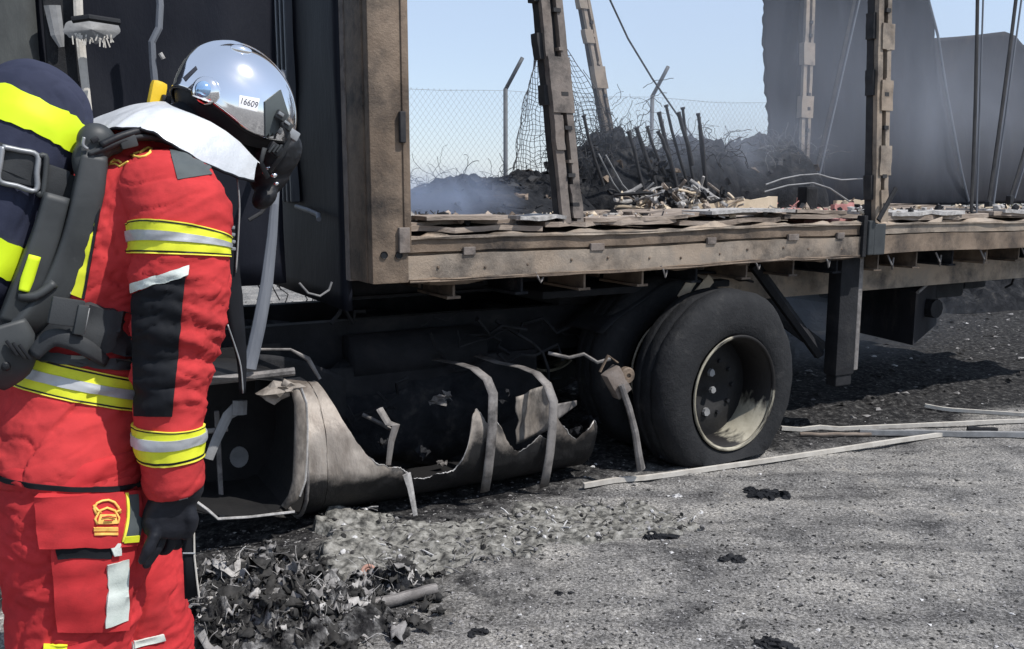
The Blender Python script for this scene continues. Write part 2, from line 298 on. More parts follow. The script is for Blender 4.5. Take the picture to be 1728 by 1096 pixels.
# ------------------------------------------------------------------ ground
def ground_material():
    m = bpy.data.materials.new('ash_ground'); m.use_nodes = True; nt = m.node_tree; b = nt.nodes['Principled BSDF']
    tc = nt.nodes.new('ShaderNodeTexCoord')
    def nz(s, d, ro=.65):
        n = nt.nodes.new('ShaderNodeTexNoise'); n.inputs['Scale'].default_value = s; n.inputs['Detail'].default_value = d
        n.inputs['Roughness'].default_value = ro; lk(nt, tc.outputs['Object'], n.inputs['Vector']); return n.outputs['Fac']
    def ramp(x, st):
        c = nt.nodes.new('ShaderNodeValToRGB'); e = c.color_ramp.elements
        while len(e) < len(st): e.new(.5)
        for q, (p, k) in zip(e, st): q.position = p; q.color = (*k, 1)
        lk(nt, x, c.inputs[0]); return c.outputs[0]
    def mixc(f, a, b_, mode='MIX'):
        x = nt.nodes.new('ShaderNodeMix'); x.data_type = 'RGBA'; x.blend_type = mode
        for s_, v in ((0, f), (6, a), (7, b_)):
            if hasattr(v, 'is_output'): lk(nt, v, x.inputs[s_])
            elif s_ == 0: x.inputs[0].default_value = v
            else: x.inputs[s_].default_value = (*v, 1)
        return x.outputs[2]
    grain = ramp(nz(85, 5, .75), [(.28, (.032, .032, .033)), (.43, (.145, .141, .137)), (.54, (.285, .278, .268)), (.70, (.60, .585, .56))])
    patch = ramp(nz(2.2, 8), [(.34, (.36, .36, .37)), (.47, (.84, .83, .82)), (.66, (1.2, 1.17, 1.12))])
    c = mixc(1.0, grain, patch, 'MULTIPLY')
    mps = nt.nodes.new('ShaderNodeMapping'); mps.inputs['Rotation'].default_value = (0, 0, -YAW+.25); mps.inputs['Scale'].default_value = (.45, 3.2, 1); lk(nt, tc.outputs['Object'], mps.inputs[0])
    sn_ = nt.nodes.new('ShaderNodeTexNoise'); sn_.inputs['Scale'].default_value = 1.5; sn_.inputs['Detail'].default_value = 9; sn_.inputs['Roughness'].default_value = .68; lk(nt, mps.outputs[0], sn_.inputs['Vector'])
    c = mixc(1.0, c, ramp(sn_.outputs['Fac'], [(.34, (.42, .42, .43)), (.47, (.88, .88, .88)), (.66, (1.18, 1.17, 1.15))]), 'MULTIPLY')
    blot = ramp(nz(7, 9, .75), [(.56, (0, 0, 0)), (.68, (.85, .85, .85))])
    c = mixc(blot, c, (.060, .058, .056))
    dust = ramp(nz(3.1, 9, .7), [(.60, (0, 0, 0)), (.74, (.6, .6, .6))])
    c = mixc(dust, c, (.46, .42, .36))
    vor = nt.nodes.new('ShaderNodeTexVoronoi'); vor.inputs['Scale'].default_value = 55; lk(nt, tc.outputs['Object'], vor.inputs['Vector'])
    peb = ramp(vor.outputs['Distance'], [(.10, (1, 1, 1)), (.22, (0, 0, 0))])
    c = mixc(mixc(.55, (0, 0, 0), peb), c, (.40, .39, .375))
    # soot bed under and behind the wreck: signed distance from the trailer's side, broken by noise
    att = nt.nodes.new('ShaderNodeAttribute'); att.attribute_name = 'soot_shade'
    sn = nt.nodes.new('ShaderNodeMath'); sn.operation = 'ADD'; lk(nt, att.outputs['Fac'], sn.inputs[0])
    s2 = nt.nodes.new('ShaderNodeMath'); s2.operation = 'MULTIPLY_ADD'; lk(nt, nz(5, 10, .75), s2.inputs[0]); s2.inputs[1].default_value = 1.8; s2.inputs[2].default_value = -.9
    lk(nt, s2.outputs[0], sn.inputs[1])
    sm = ramp(sn.outputs[0], [(.30, (0, 0, 0)), (.72, (1, 1, 1))])
    dark = ramp(nz(26, 10, .75), [(.40, (.008, .008, .009)), (.52, (.032, .031, .031)), (.62, (.095, .093, .090)), (.74, (.26, .255, .25))])
    c = mixc(sm, c, dark)
    lk(nt, c, b.inputs['Base Color']); b.inputs['Roughness'].default_value = 1; b.inputs['Specular IOR Level'].default_value = .12
    bp = nt.nodes.new('ShaderNodeBump'); bp.inputs['Strength'].default_value = .8; bp.inputs['Distance'].default_value = .012
    lk(nt, nz(70, 6, .75), bp.inputs['Height']); lk(nt, bp.outputs[0], b.inputs['Normal'])
    MATS['ground'] = m
ground_material()
def gheight(x, y):
    p = Vector((x*1.6, y*1.6, 0)); far = min(1.0, 6/(abs(x)+abs(y)+.1))
    h = .022*fbm(p, 3)*far+.012*noise.noise(Vector((x*9, y*9, 3)))*far
    q = np.array([x, y, 0])-T0; v = q@TV; u = q@TU
    if -.1 < v < 9 and abs(u) < 9: h += .055*max(0, min(1, (v+.1)/.5))*(abs(fbm(Vector((x*4.5, y*4.5, 8)), 5))-.12)
    return h-.012
mb = MB(); NG = 330; k = 6.2; cx, cy = .5, 4.6
ax = np.sinh(np.linspace(-k, k, NG))/math.sinh(k)*220
vs = [(x+cx, y+cy, gheight(x+cx, y+cy)) for x in ax for y in ax]
mb.v = vs; mb.f = [(i*NG+j, (i+1)*NG+j, (i+1)*NG+j+1, i*NG+j+1) for i in range(NG-1) for j in range(NG-1)]; mb.m = [0]*len(mb.f)
g = mb.build('ground', 'ground', None, smooth=True); tag(g, kind='structure')
at = g.data.attributes.new('soot_shade', 'FLOAT', 'POINT')
V3 = np.array(vs)-T0; uu = V3@TU; vv = V3@TV
so = np.clip((vv+.22+.10*(uu > .4))/.45, 0, 1)*np.clip((4.2-vv)/1.5, 0, 1)
so *= 1.0
so2 = np.exp(-((uu+2.3)**2/1.2+(vv+.55)**2/.35))*.6      # burnt rubbish by the tank
at.data.foreach_set('value', np.clip(so+so2, 0, 1).astype(np.float32))

# loose grit, ash flakes and char, thousands of chips
def chips(n, place, smin, smax, name, label, cat, probs=(.30, .67, .03), flat=.5):
    vs = np.zeros((n, 6, 3)); base = np.array([[1, 0, 0], [-.5, .8, 0], [-.6, -.7, 0], [.1, .1, .7], [.4, -.5, .45], [-.2, .3, -.3]])
    fcs = [(0, 1, 3), (1, 2, 3), (2, 4, 3), (4, 0, 3), (0, 5, 1), (1, 5, 2), (2, 5, 4), (4, 5, 0)]
    mb = MB(); allv = []; F_ = []; M_ = []
    for i in range(n):
        x, y = place(); s_ = smin*(smax/smin)**(random.random()**2.2)
        a = random.random()*6.283; ca, sa = math.cos(a), math.sin(a)
        q = base*rng.uniform(.5, 1.3, (6, 3))*s_; q[:, 2] *= flat
        X = q[:, 0]*ca-q[:, 1]*sa+x; Y = q[:, 0]*sa+q[:, 1]*ca+y
        Z = q[:, 2]+gheight(x, y)+s_*.12
        o = len(allv)*6; allv.append(np.stack([X, Y, Z], 1)); mi = int(np.searchsorted(np.cumsum(probs), random.random()*.9999))
        F_ += [tuple(o+j for j in f) for f in fcs]; M_ += [mi]*8
    mb.v = [tuple(p) for p in np.concatenate(allv)]; mb.f = F_; mb.m = M_
    o = mb.build(name, ['char_chip', 'grey_chip', 'white_chip'], None); return tag(o, label, cat, kind='stuff')
def pl_near():
    while 1:
        px = random.uniform(330, 1760); py = random.uniform(650, 1110); q = G(px, py)
        v = (q-T0)@TV
        if v < .25: return q[0], q[1]
chips(15000, pl_near, .0025, .014, 'gravel', 'loose ash and charred grit strewn over the grey ground', 'gravel')
def pl_far():
    u = random.uniform(-4, 7); v = random.uniform(.2, 9); q = T0+TU*u+TV*v; return q[0], q[1]
chips(7000, pl_far, .008, .050, 'debris', 'burnt scraps and ash flakes littering the ground under and behind the trailer', 'debris', (.57, .40, .03))

# ------------------------------------------------------------------ trailer
TR = empty('burnt_trailer', T0, YAW, 'gutted curtain side trailer with rusty side rail, leaning posts and charred panels', 'trailer')
zb = S(690, 473).z; zs = S(690, 431).z; zt = S(690, 402).z; zd = S(690, 380).z
uL = S(690, 440).x; uM = S(1457, 420).x; uR = 4.4
def warp(u): return .006*math.sin(u*1.3)+.003*math.sin(u*4.1+1)
def rail(name, u0, u1, v0, v1, z0, z1, m, n=60, seed=0, ny=3):
    mb = MB()
    def f(a, b):
        u = u0+(u1-u0)*a; ww = warp(u)+.004*noise.noise(Vector((u*6, seed, b*3)))
        return (u, v0+.006*noise.noise(Vector((u*5, seed+3, b*2))), z1+(z0-z1)*b+ww)
    mb.slab(f, n, ny, v0-v1)
    return mb.build(name, m, TR, auto=35)
rail('side_rail', uL-.01, uM, 0, .035, zb, zs, 'burnt_tan')
rail('rail_groove', uL, uM, .03, .06, zs-.005, zs+.018, 'burnt_steel', seed=2)
rail('upper_rail', uL, uM, .008, .05, zs+.014, zt, 'burnt_steel', seed=4)
zR = S(1560, 423).z; zR1 = S(1560, 398).z
rail('side_rail', uM+.10, uR, .0, .035, S(1600, 424).z, S(1600, 395).z, 'burnt_steel', 40, 6)
rail('upper_rail', uM+.12, uR, .004, .045, S(1600, 393).z, S(1600, 378).z, 'burnt_tan', 40, 8)
rail('rail_lip', uL, uM, -.006, .03, zt-.004, zt+.010, 'burnt_tan', seed=9)
rail('rail_lip', uM+.12, uR, -.008, .03, S(1600, 379).z-.002, S(1600, 376.5).z, 'burnt_tan', 40, seed=10)
rail('rail_lip', uL, uM, -.008, .02, zb-.010, zb+.004, 'burnt_steel', seed=11)
for i_, u_ in enumerate(np.arange(uL+.14, uM, .233)):
    mb = MB(); mb.lathe([(0, -.004), (.005, -.0035), (.007, -.001), (.007, .004)], 8, (u_+.02*math.sin(i_*3), -.002, (zb+zs)/2+warp(u_)+.012*math.sin(i_*5))); mb.build('rail_rivet', 'burnt_steel', TR)
for i_, u_ in enumerate((-1.55, -.86, -.12, .47, .86)):
    z_ = zs+warp(u_); mb = MB(); mb.box((u_-.03, -.010, z_-.006), (u_+.03+.02*(i_ % 2), .006, z_+.030), bev=.003); mb.build('rail_tab', 'post_grey', TR)
for i_, u_ in enumerate((-1.2, -.45, .2, .75)):
    mb = MB(); mb.tube([(u_, .0, zb+.004), (u_+.012, -.006, zb-.02), (u_+.03, .0, zb-.045-.012*(i_ % 2)), (u_+.05, .012, zb-.022)], .005, 6); mb.build('rope_hook', 'strap_steel', TR)
# charred deck boards, edge on, layered and torn
def board(u0, u1, v0, v1, z0, z1, m, seed, parent=TR, name='deck_board'):
    mb = MB(); n = max(6, int((u1-u0)*14))
    def f(a, b):
        u = u0+(u1-u0)*a; r = noise.noise(Vector((u*7, seed*3.3, 0))); r2 = noise.noise(Vector((u*17, seed*5.3, 2)))
        e = v0+.03*r+.02*r2 if b < .5 else v1
        return (u, e, z1+warp(u)+.010*r+.006*r2+.01*math.sin(seed+u*2))
    mb.slab(f, n, 1, -(z1-z0)); return mb.build(name, m, parent)
k = 0
for (a, b) in ((uL, -1.15), (-1.13, -.32), (-.30, .42), (.44, uM)):
    board(a, b, .03, .75, zt+.006, zt+.030, 'wood_burnt', k+1); k += 1
    board(a+.05, b-.12, .10, .8, zt+.034, zt+.054, 'wood_burnt', k+21); k += 1
for (a, b, v) in ((-1.75, -1.35, .0), (-1.28, -1.02, .01), (-.9, -.25, .03), (-.1, .5, .02), (.55, .95, .04)):
    board(a, b, v, v+.25, zt+.050, zt+.068, 'ash_pale' if k % 2 else 'wood_burnt', k+40, name='deck_splinter'); k += 1
for (a, b) in ((uM+.15, 2.3), (2.35, 3.3), (3.35, 4.4)):
    board(a, b, .02, .7, S(1600, 378).z+.004, S(1600, 372).z+.01, 'wood_burnt', k+1); k += 1
    board(a+.1, b-.3, .0, .5, S(1600, 371).z+.008, S(1600, 366).z+.012, 'ash_pale', k+7, name='deck_splinter'); k += 1
for v in (.82, 1.12, 1.42, 1.72, 2.02, 2.32):
    board(uL+.05, uR, v-.13, v+.14, zt+.006, zt+.028, 'wood_burnt', k); k += 1
mb = MB(); mb.box((uL, .055, zt-.06), (uM+.1, 2.44, zt+.003)); mb.box((uM+.1, .05, zt-.09), (uR, 2.44, S(1600, 378).z+.002)); mb.build('deck_frame', 'wood_burnt', TR)
# corner post: rolled section with two faces, flange and holes
up0 = S(688, 440).x; up1 = S(627, 440).x
mb = MB()
mb.box((up1, -.012, zb-.01), (up0, .055, 3.4), bev=.006)
mb.box((up1-.006, .05, zb-.01), (up1+.05, .27, 3.4), bev=.006)
mb.box((up0-.02, -.02, zb+.12), (up0+.012, .03, 3.4), bev=.004)
cp = mb.build('corner_post', 'burnt_steel', TR, auto=30)
mb = MB(); mb.box((up1-.01, .265, zb-.02), (up1+.04, .32, 3.4), bev=.004); mb.build('post_flange', 'post_grey', cp)
for px in (648, 673):
    q = S(px, 431, -.014); mb = MB(); mb.lathe([(0, 0), (.013, 0), (.016, -.004), (.016, .01)], 14, (q.x, q.y-.002, q.z)); mb.build('bolt_hole', 'rubber', cp)  # dark disc stands in for the shade inside a bolt hole
q = S(678, 215, -.02); mb = MB(); mb.box((q.x-.012, -.035, q.z-.065), (q.x+.014, -.012, q.z+.065), bev=.004); mb.build('hinge', 'wire_dark', cp)
q = S(680, 400, -.02); mb = MB(); mb.box((q.x-.02, -.03, q.z-.07), (q.x+.03, -.008, q.z+.04), bev=.004); mb.build('latch_plate', 'post_grey', cp)
# front wall and its ribs
mb = MB(); mb.slab(lambda a, b: (up1+.02+.012*noise.noise(Vector((a*6, b*8, 1))), .325+2.1*a, .93+(3.5-.93)*b), 24, 30, .03)
fwl = mb.build('front_wall', 'soot_panel', TR, smooth=True)
for v in (1.05, 1.13, 1.21, 1.29):
    mb = MB(); mb.box((up1-.05, v, 1.42), (up1-.002, v+.035, 3.45), bev=.008); mb.build('rib', 'rib_grey', fwl)
mb = MB(); mb.tube([(up1-.04, 1.0, 1.40), (up1-.06, .7, 1.385), (up1-.07, .52, 1.37), (up1-.08, .48, 1.35)], .012, 8); mb.build('handle', 'rib_grey', fwl)
# under-run: inner web, cross-members, main beams
mb = MB(); mb.box((.05, .42, S(1600, 480, .4).z), (uR, .45, zb+.06)); mb.build('inner_web', 'burnt_tan', TR)
k = 0
u = -1.6
while u < uR:
    mb = MB(); zz = zb-.0; h = .105
    mb.box((u-.035, .06, zz-h), (u+.035, .405, zz-h+.012)); mb.box((u-.006, .06, zz-h+.012), (u+.006, .405, zz-.004))
    mb.box((u-.006, .46, zz-h+.012), (u+.006, 2.4, zz-.002))
    mb.build('crossmember', 'heap_dark' if k % 3 == 1 else 'burnt_steel', TR); k += 1; u += .36
for v in (.85, 1.65):
    mb = MB(); mb.box((-1.9, v-.01, zb-.16), (uR, v+.01, zb-.02)); mb.box((-1.9, v-.06, zb-.175), (uR, v+.06, zb-.16)); mb.build('main_beam', 'char', TR)
for u in np.arange(1.35, 4.2, .46):
    mb = MB(); mb.tube([(u, .05, zb-.01), (u+.02, .03, zb-.07), (u+.05, .05, zb-.10), (u+.07, .06, zb-.03)], .006, 6); mb.build('rope_hook', 'strap_steel', TR)
# landing leg
q0 = S(1410, 640, .12); q1 = S(1446, 640, .12)
mb = MB(); mb.box((q0.x, .12, .34), (q1.x-.03, .22, zb+.02), bev=.01); lg = mb.build('landing_leg', 'char', TR, auto=30)
mb = MB(); mb.box((q1.x-.028, .125, .36), (q1.x+.01, .26, zb+.01), bev=.008); mb.build('leg_channel', 'strap_steel', lg)
mb = MB(); mb.box((q0.x+.015, .13, .27), (q1.x-.04, .21, .345), bev=.008); mb.build('inner_leg', 'char', lg)
l2 = copy_tree(lg, TR); l2.location = (0, 1.75, 0)
mb = MB(); mb.tube([(q0.x-.55, .3, zb-.05), (q0.x-.02, .24, .46)], .035, 6); mb.build('leg_brace', 'char', lg)
# tool box hanging on its corner
def XY(px, py, z): return GT(px, py, z)
zq = S(1540, 583, .35).z
c_ = XY(1540, 583, zq); a_ = XY(1450, 562, zq); b_ = XY(1580, 548, zq); d_ = a_+b_-c_
zt2 = S(1540, 492, .35).z
mb = MB(); tops = [Vector((p.x, p.y, zt2+dz)) for p, dz in ((a_, .02), (c_, -.01), (b_, .05), (d_, .06))]
mb.add([a_, c_, b_, d_]+tops, [(3, 2, 1, 0), (4, 5, 6, 7), (0, 1, 5, 4), (1, 2, 6, 5), (2, 3, 7, 6), (3, 0, 4, 7)])
tb = mb.build('tool_box', 'soot_rear', TR)
mb = MB(); mb.tube([tops[1]+Vector((0, -.01, 0)), tops[2]+Vector((.01, -.01, 0))], .012, 6); mb.build('lid_edge', 'strap_steel', tb)
mb = MB(); mb.tube([tops[2], b_+Vector((0, 0, .02))], .010, 6); mb.build('corner_edge', 'strap_steel', tb)
for p in (tops[0]+Vector((.06, .05, 0)), tops[2]+Vector((-.06, .06, 0))):
    mb = MB(); mb.box((p.x-.02, p.y-.006, p.z-.03), (p.x+.02, p.y+.006, zb-.002)); mb.build('hanger', 'char', tb)
# posts: layered channels with stake pockets
def post(base, top, v, wd, m, clamps, dm='wire_dark', plates=(), vtop=None):
    b = S(*base, v); t = S(*top, v if vtop is None else vtop); ax = (t-b); t = b+ax*1.12; ax = t-b
    side = Vector((1, 0, 0)); h = wd/2; nrm = Vector((0, -1, 0))
    mbs = []
    def strip(o0, o1, d0, d1, f0, f1, mm, name, par):
        mb = MB(); vs = []
        for f in np.linspace(f0, f1, 14):
            c = b+ax*f; j = .007*noise.noise(Vector((f*9, o0*50, d0*40)))+.004*noise.noise(Vector((f*31, o0*50, v)))
            for (o, d) in ((o0+j, d0), (o1+j, d0), (o1+j, d1), (o0+j, d1)): vs.append(c+side*o+nrm*d)
        fs = [(i*4+a, i*4+(a+1) % 4, i*4+4+(a+1) % 4, i*4+4+a) for i in range(13) for a in range(4)]+[(3, 2, 1, 0), (52, 53, 54, 55)]
        mb.add(vs, fs); return mb.build(name, mm, par)
    p = strip(-h, -h*.2, .0, .03, 0, 1, m, 'side_post', TR)
    strip(-h*.2, h*.35, -.03, .004, 0, 1, dm, 'post_slot', p)
    strip(h*.35, h, .0, .035, 0, 1, m, 'post_channel', p)
    strip(-h*1.05, -h*.8, -.05, -.002, 0, 1, dm, 'post_back', p)
    for f in np.linspace(.06, .92, 9):
        f += .03*math.sin(f*40+v*7); s_ = .35+.3*abs(math.sin(f*77)); strip(h*(.3-s_*.6), h*(.3+s_*.5), -.01, .038+.006*s_, f, f+.008+.012*s_, dm if s_ > .5 else m, 'post_rivet', p)
    for (f0, f1, o0, o1) in clamps: strip(h*o0, h*o1, -.02, .040, f0, f1, m, 'stake_pocket', p)
    for (f0, f1, o0, o1) in plates: strip(h*o0, h*o1, -.045, .012, f0, f1, dm, 'post_hook', p)
    return p
post((962, 376), (925, 0), .06, .115, 'post_grey', [(.45, .67, -1.0, 1.05), (.30, .44, -.95, -.1), (.02, .16, .0, .8)], plates=[(.66, .76, -1.5, -.9), (.48, .56, -1.4, -.9), (.88, .95, -1.5, -.9), (.3, .42, .8, 1.25)])
post((1046, 330), (985, 0), 2.38, .075, 'burnt_tan', [(.50, .60, -1.3, 1.5), (.70, .76, -1.8, .2), (.85, .9, -1.9, .1)])
post((1480, 378), (1487, 0), .05, .105, 'burnt_tan', [(.0, .14, -.3, .9), (.20, .32, -.5, 1.35), (.46, .58, -.5, 1.35), (.70, .80, -.5, 1.45)], plates=[(.52, .62, -1.4, -.8), (.74, .84, -1.4, -.8), (.1, .2, -1.4, -.8)])
post((1352, 330), (1364, 0), 2.36, .105, 'burnt_tan', [(.36, .46, -1.4, 1.4), (.60, .7, -1.3, 1.3)])
# bracket at the post foot and its drop lever
mb = MB(); q = S(1484, 378, -.02); q2 = S(1484, 430, -.02)
mb.box((uM+.005, -.03, q2.z), (uM+.055, .07, q.z+.02), bev=.008); mb.box((uM+.055, -.028, q2.z), (uM+.155, .0, q.z), bev=.006)
brk = mb.build('post_bracket', 'plastic_grey', TR)
mb = MB(); mb.box((uM-.03, -.02, q2.z-.01), (uM+.002, .06, q.z+.05), bev=.004); mb.build('bracket_plate', 'char', brk)
mb = MB(); mb.tube([S(1482, 372, -.05), S(1512, 318, -.05)], .017, 8, flat=((1, 0, .5), .55)); mb.build('lever', 'char', brk)
# far side panels that still stand, torn tarp edges
def tarp(pts_l, pts_r, z0, v, name, m, nu=30, nv=30, seed=0, ztop=None):
    zt_ = 4.2 if ztop is None else None
    def f(a, b):
        z = z0+(3.6-z0)*b if ztop is None else z0+(ztop(a)-z0)*b
        ul = np.interp(z, [p.z for p in pts_l], [p.x for p in pts_l]); ur = np.interp(z, [p.z for p in pts_r], [p.x for p in pts_r])
        e = (.035*noise.noise(Vector((z*6, seed, 1)))+.03*fbm((z*16, seed, 3)))*(1 if a == 0 else .3)
        u = ul+(ur-ul)*a+e
        return (u, v+.035*math.sin(u*5+seed)+.05*fbm((u*1.2, z*.7, seed))+.035*(.4-abs(noise.noise(Vector((u*2.6+z*.5, z*.9, seed)))))+.012*fbm((u*7, z*3, seed)), z)
    mb = MB(); mb.slab(f, nu, nv, -.012); return mb.build(name, m, TR, smooth=True)
def SL(l, v): return sorted([S(x, y, v) for x, y in l], key=lambda p: p.z)
tarp(SL([(1318, 380), (1308, 300), (1296, 120), (1289, 0), (1286, -60)], 2.46), SL([(1640, 380), (1618, 290), (1578, 60), (1560, 0), (1545, -60)], 2.46), zt+.03, 2.46, 'side_panel', 'soot_far', seed=1, nu=60, nv=60)
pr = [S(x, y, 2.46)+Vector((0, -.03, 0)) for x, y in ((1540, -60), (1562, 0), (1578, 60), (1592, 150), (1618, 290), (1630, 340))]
mb = MB(); mb.tube(pr, .014, 6); mb.build('panel_lit_edge', 'rib_grey', TR)  # paler tube stands in for the sunlit edge of the panel
e0 = S(1575, 62, 2.75); e1 = S(1900, 76, 2.75)
ztp = lambda a: float(np.interp(S(1575, 66, 2.75).x+(6.6-S(1575, 66, 2.75).x)*a, [S(x, 66, 2.75).x for x in (1560, 1585, 1640, 1690, 1716, 1730, 1800)], [S(x, y, 2.75).z for x, y in ((1560, 66), (1585, 64), (1640, 60), (1690, 54), (1716, 60), (1730, 76), (1800, 90))]))
tarp([Vector((4.5, 0, 0)), Vector((4.5, 0, 5))], [Vector((9, 0, 0)), Vector((9, 0, 5))], zt+.03, 2.75, 'rear_panel', 'soot_rear', 60, 40, 5, ztop=lambda a: float(np.interp(4.5+4.5*a, [S(x, 66, 2.75).x for x in (1560, 1585, 1640, 1690, 1716, 1730, 1800)], [S(x, y, 2.75).z for x, y in ((1560, 66), (1585, 64), (1640, 60), (1690, 54), (1716, 60), (1730, 76), (1800, 90))])))
# curtain straps
def strap(p0, p1, r, m, name, bow=0, n=10):
    pts = [p0.lerp(p1, i/n)+Vector((bow*math.sin(math.pi*i/n), 0, .0)) for i in range(n+1)]
    mb = MB(); mb.tube(pts, r, 8, flat=((1, 0, 0), .5)); return mb.build(name, m, TR)
for (a, b, v, r) in (((1650, -30), (1639, 362), .12, .016), ((1718, -30), (1668, 345), .35, .018), ((1444, -10), (1370, 318), 1.8, .020), ((1740, 210), (1704, 335), .6, .014)):
    o = strap(S(*a, v), S(*b, v), r, 'wire_dark', 'curtain_strap', .01)
    mb = MB(); mb.tube([S(a[0]+7, a[1], v)+Vector((0, -.012, 0)), S(b[0]+6, b[1], v)+Vector((0, -.012, 0))], r*.4, 6); mb.build('strap_edge', 'rib_grey', o)
    q = S(*b, v); mb = MB(); mb.box((q.x-.022, v-.02, q.z-.05), (q.x+.022, v+.02, q.z+.02), bev=.006); mb.build('strap_buckle', 'rubber', o)

# burnt lines, brackets and axle parts hanging under the rear of the deck
rr = random.Random(17)
for i in range(16):
    u = rr.uniform(1.25, 4.2); v = rr.uniform(.5, 1.8); n_ = rr.randint(4, 7); p = Vector((u, v, zb-.12)); pts = [p]
    for j in range(n_): pts.append(pts[-1]+Vector((rr.uniform(-.09, .12), rr.uniform(-.05, .05), rr.uniform(-.10, .015))))
    mb = MB(); mb.tube(pts, rr.uniform(.006, .018), 6); mb.build('hanging_line', 'char', TR)
for (u, v, w_) in ((2.15, 1.0, .22), (2.9, .8, .35), (3.7, 1.1, .3)):
    mb = MB(); mb.box((u, v, zb-.46), (u+w_, v+.3, zb-.17), bev=.03); mb.build('air_tank', 'char', TR, smooth=True, auto=40)
mb = MB(); mb.tube([(2.5, .5, .62), (2.5, 2.1, .62)], .07, 10); mb.build('axle_beam', 'char', TR)
# ------------------------------------------------------------------ tractor
TC = empty('burnt_tractor', T0, YAW, 'burnt out truck tractor with melted fuel tank and one rear tyre', 'truck')
# fuel tank: what is left of the shell, front end open
u0 = S(512, 750).x; u1 = S(1008, 740).x
edge_px = [(512, 636), (530, 640), (560, 652), (570, 680), (582, 712), (600, 745), (622, 772), (645, 786), (680, 792), (690, 800), (700, 812), (720, 812), (742, 801), (770, 797), (778, 785), (790, 745), (798, 700), (806, 690), (815, 702), (824, 716), (838, 712), (852, 736), (868, 762), (880, 764), (896, 752), (912, 735), (925, 742), (938, 700), (945, 712), (962, 735), (975, 742), (990, 722), (1003, 708), (1010, 724)]
eu = [S(*p).x for p in edge_px]; ez = [S(*p).z for p in edge_px]
H_T = .60; RR = .26; DV = .62
def tank_pt(sx):
    """outline of the tank section by length: from the back of the bottom, round the front bottom corner, up the front, over the top"""
    L1 = DV-RR; L2 = RR*math.pi/2; L3 = H_T-2*RR
    if sx < L1: return (DV-sx, 0.03)
    sx -= L1
    if sx < L2: a = sx/RR; return (RR-RR*math.sin(a), .03+RR-RR*math.cos(a))
    sx -= L2
    if sx < L3: return (0, .03+RR+sx)
    sx -= L3
    if sx < L2: a = sx/RR; return (RR-RR*math.cos(a), .03+RR+L3+RR*math.sin(a))
    return (RR+sx-L2, .03+H_T)
def s_of_z(z):
    L1 = DV-RR; L2 = RR*math.pi/2; L3 = H_T-2*RR; z -= .03
    if z <= RR: return L1+RR*math.acos(max(-1, min(1, (RR-max(z, 0))/RR)))
    if z <= H_T-RR: return L1+L2+z-RR
    return L1+L2+L3+RR*math.asin(min(1, (z-H_T+RR)/RR))
def tank(a, b):
    u = u0+(u1-u0)*a; z = float(np.interp(u, eu, ez)); top = s_of_z(z)
    top += .010*noise.noise(Vector((u*30, 1, 1)))+.007*noise.noise(Vector((u*85, 4, 1)))+(.16 if u < eu[2]-.03 else 0)
    s_ = top*b; v, zz = tank_pt(s_); g_ = min(1, b*3)
    cr = .010*fbm((u*3, s_*4, 4), 3)+.012*(.35-abs(noise.noise(Vector((u*5, s_*6, 3)))))+.003*noise.noise(Vector((u*24, s_*24, 1)))
    w = max(0, 1-(top-s_)/.07); cr += w*w*.022*noise.noise(Vector((u*14, 2, 2)))
    return (u, v+cr*g_, zz+.006*noise.noise(Vector((u*5, s_*5, 7))))
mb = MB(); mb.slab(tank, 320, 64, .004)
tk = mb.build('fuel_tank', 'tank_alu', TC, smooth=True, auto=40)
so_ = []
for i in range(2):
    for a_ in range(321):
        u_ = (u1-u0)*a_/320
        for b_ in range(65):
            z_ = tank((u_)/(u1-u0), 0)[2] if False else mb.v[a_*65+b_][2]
            up_ = min(1, max(0, (z_-.16)/.16)); pale = math.exp(-((u_-.22)/.34)**2)*up_+.55*max(0, (b_/64-.72)/.28)*up_+.12*up_  # shade of the curved underside painted in low down, soot elsewhere
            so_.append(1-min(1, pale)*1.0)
at_ = tk.data.attributes.new('soot_shade', 'FLOAT', 'POINT'); at_.data.foreach_set('value', so_)
for (a0_, a1_, r_) in ((.19, .26, .004), (.265, .33, .007), (.34, .40, .005), (.41, .52, .0065), (.55, .585, .006), (.60, .62, .004), (.70, .80, .004), (.86, .92, .005), (.95, .995, .006)):
    n_ = max(6, int((a1_-a0_)*260)); P_ = [Vector(tank(a, 1))+Vector((0, -.001, .003*noise.noise(Vector((a*300, 1, 1))))) for a in np.linspace(a0_, a1_, n_)]
    mb = MB(); mb.tube(P_, [r_*(.25+.9*abs(noise.noise(Vector((i*.7, a0_*50, 2)))))*math.sin(math.pi*(i+.6)/(n_+.2))**.5 for i in range(n_)], 5); mb.build('melted_edge', 'alu_edge', tk)
for i in range(16):
    p_ = S(random.uniform(600, 1000), random.uniform(660, 790), random.uniform(.12, .5)); M_ = Matrix.Rotation(random.uniform(0, 6), 3, 'Z')@Matrix.Rotation(random.uniform(0, 6), 3, 'X'); k_ = random.uniform(.02, .07)
    mb = MB(); mb.slab(lambda a, b: p_+M_@Vector(((a-.5)*k_*2.4*(1-.5*b), (b-.5)*k_, .8*k_*noise.noise(Vector((a*3, b*3, i*2.2))))), 8, 6, .003); mb.build('tank_scrap', random.choice(('char', 'char', 'char', 'strap_steel')), tk)
mb = MB(); q = S(690, 808, -.01); pts = [S(x, y, -.012-.0*i) for i, (x, y) in enumerate(((686, 800), (692, 822), (697, 848), (701, 870)))]
mb.tube(pts, [.022, .017, .014, .012], 6, flat=((1, 0, 0), .35)); mb.build('torn_strip', 'alu_edge', tk)
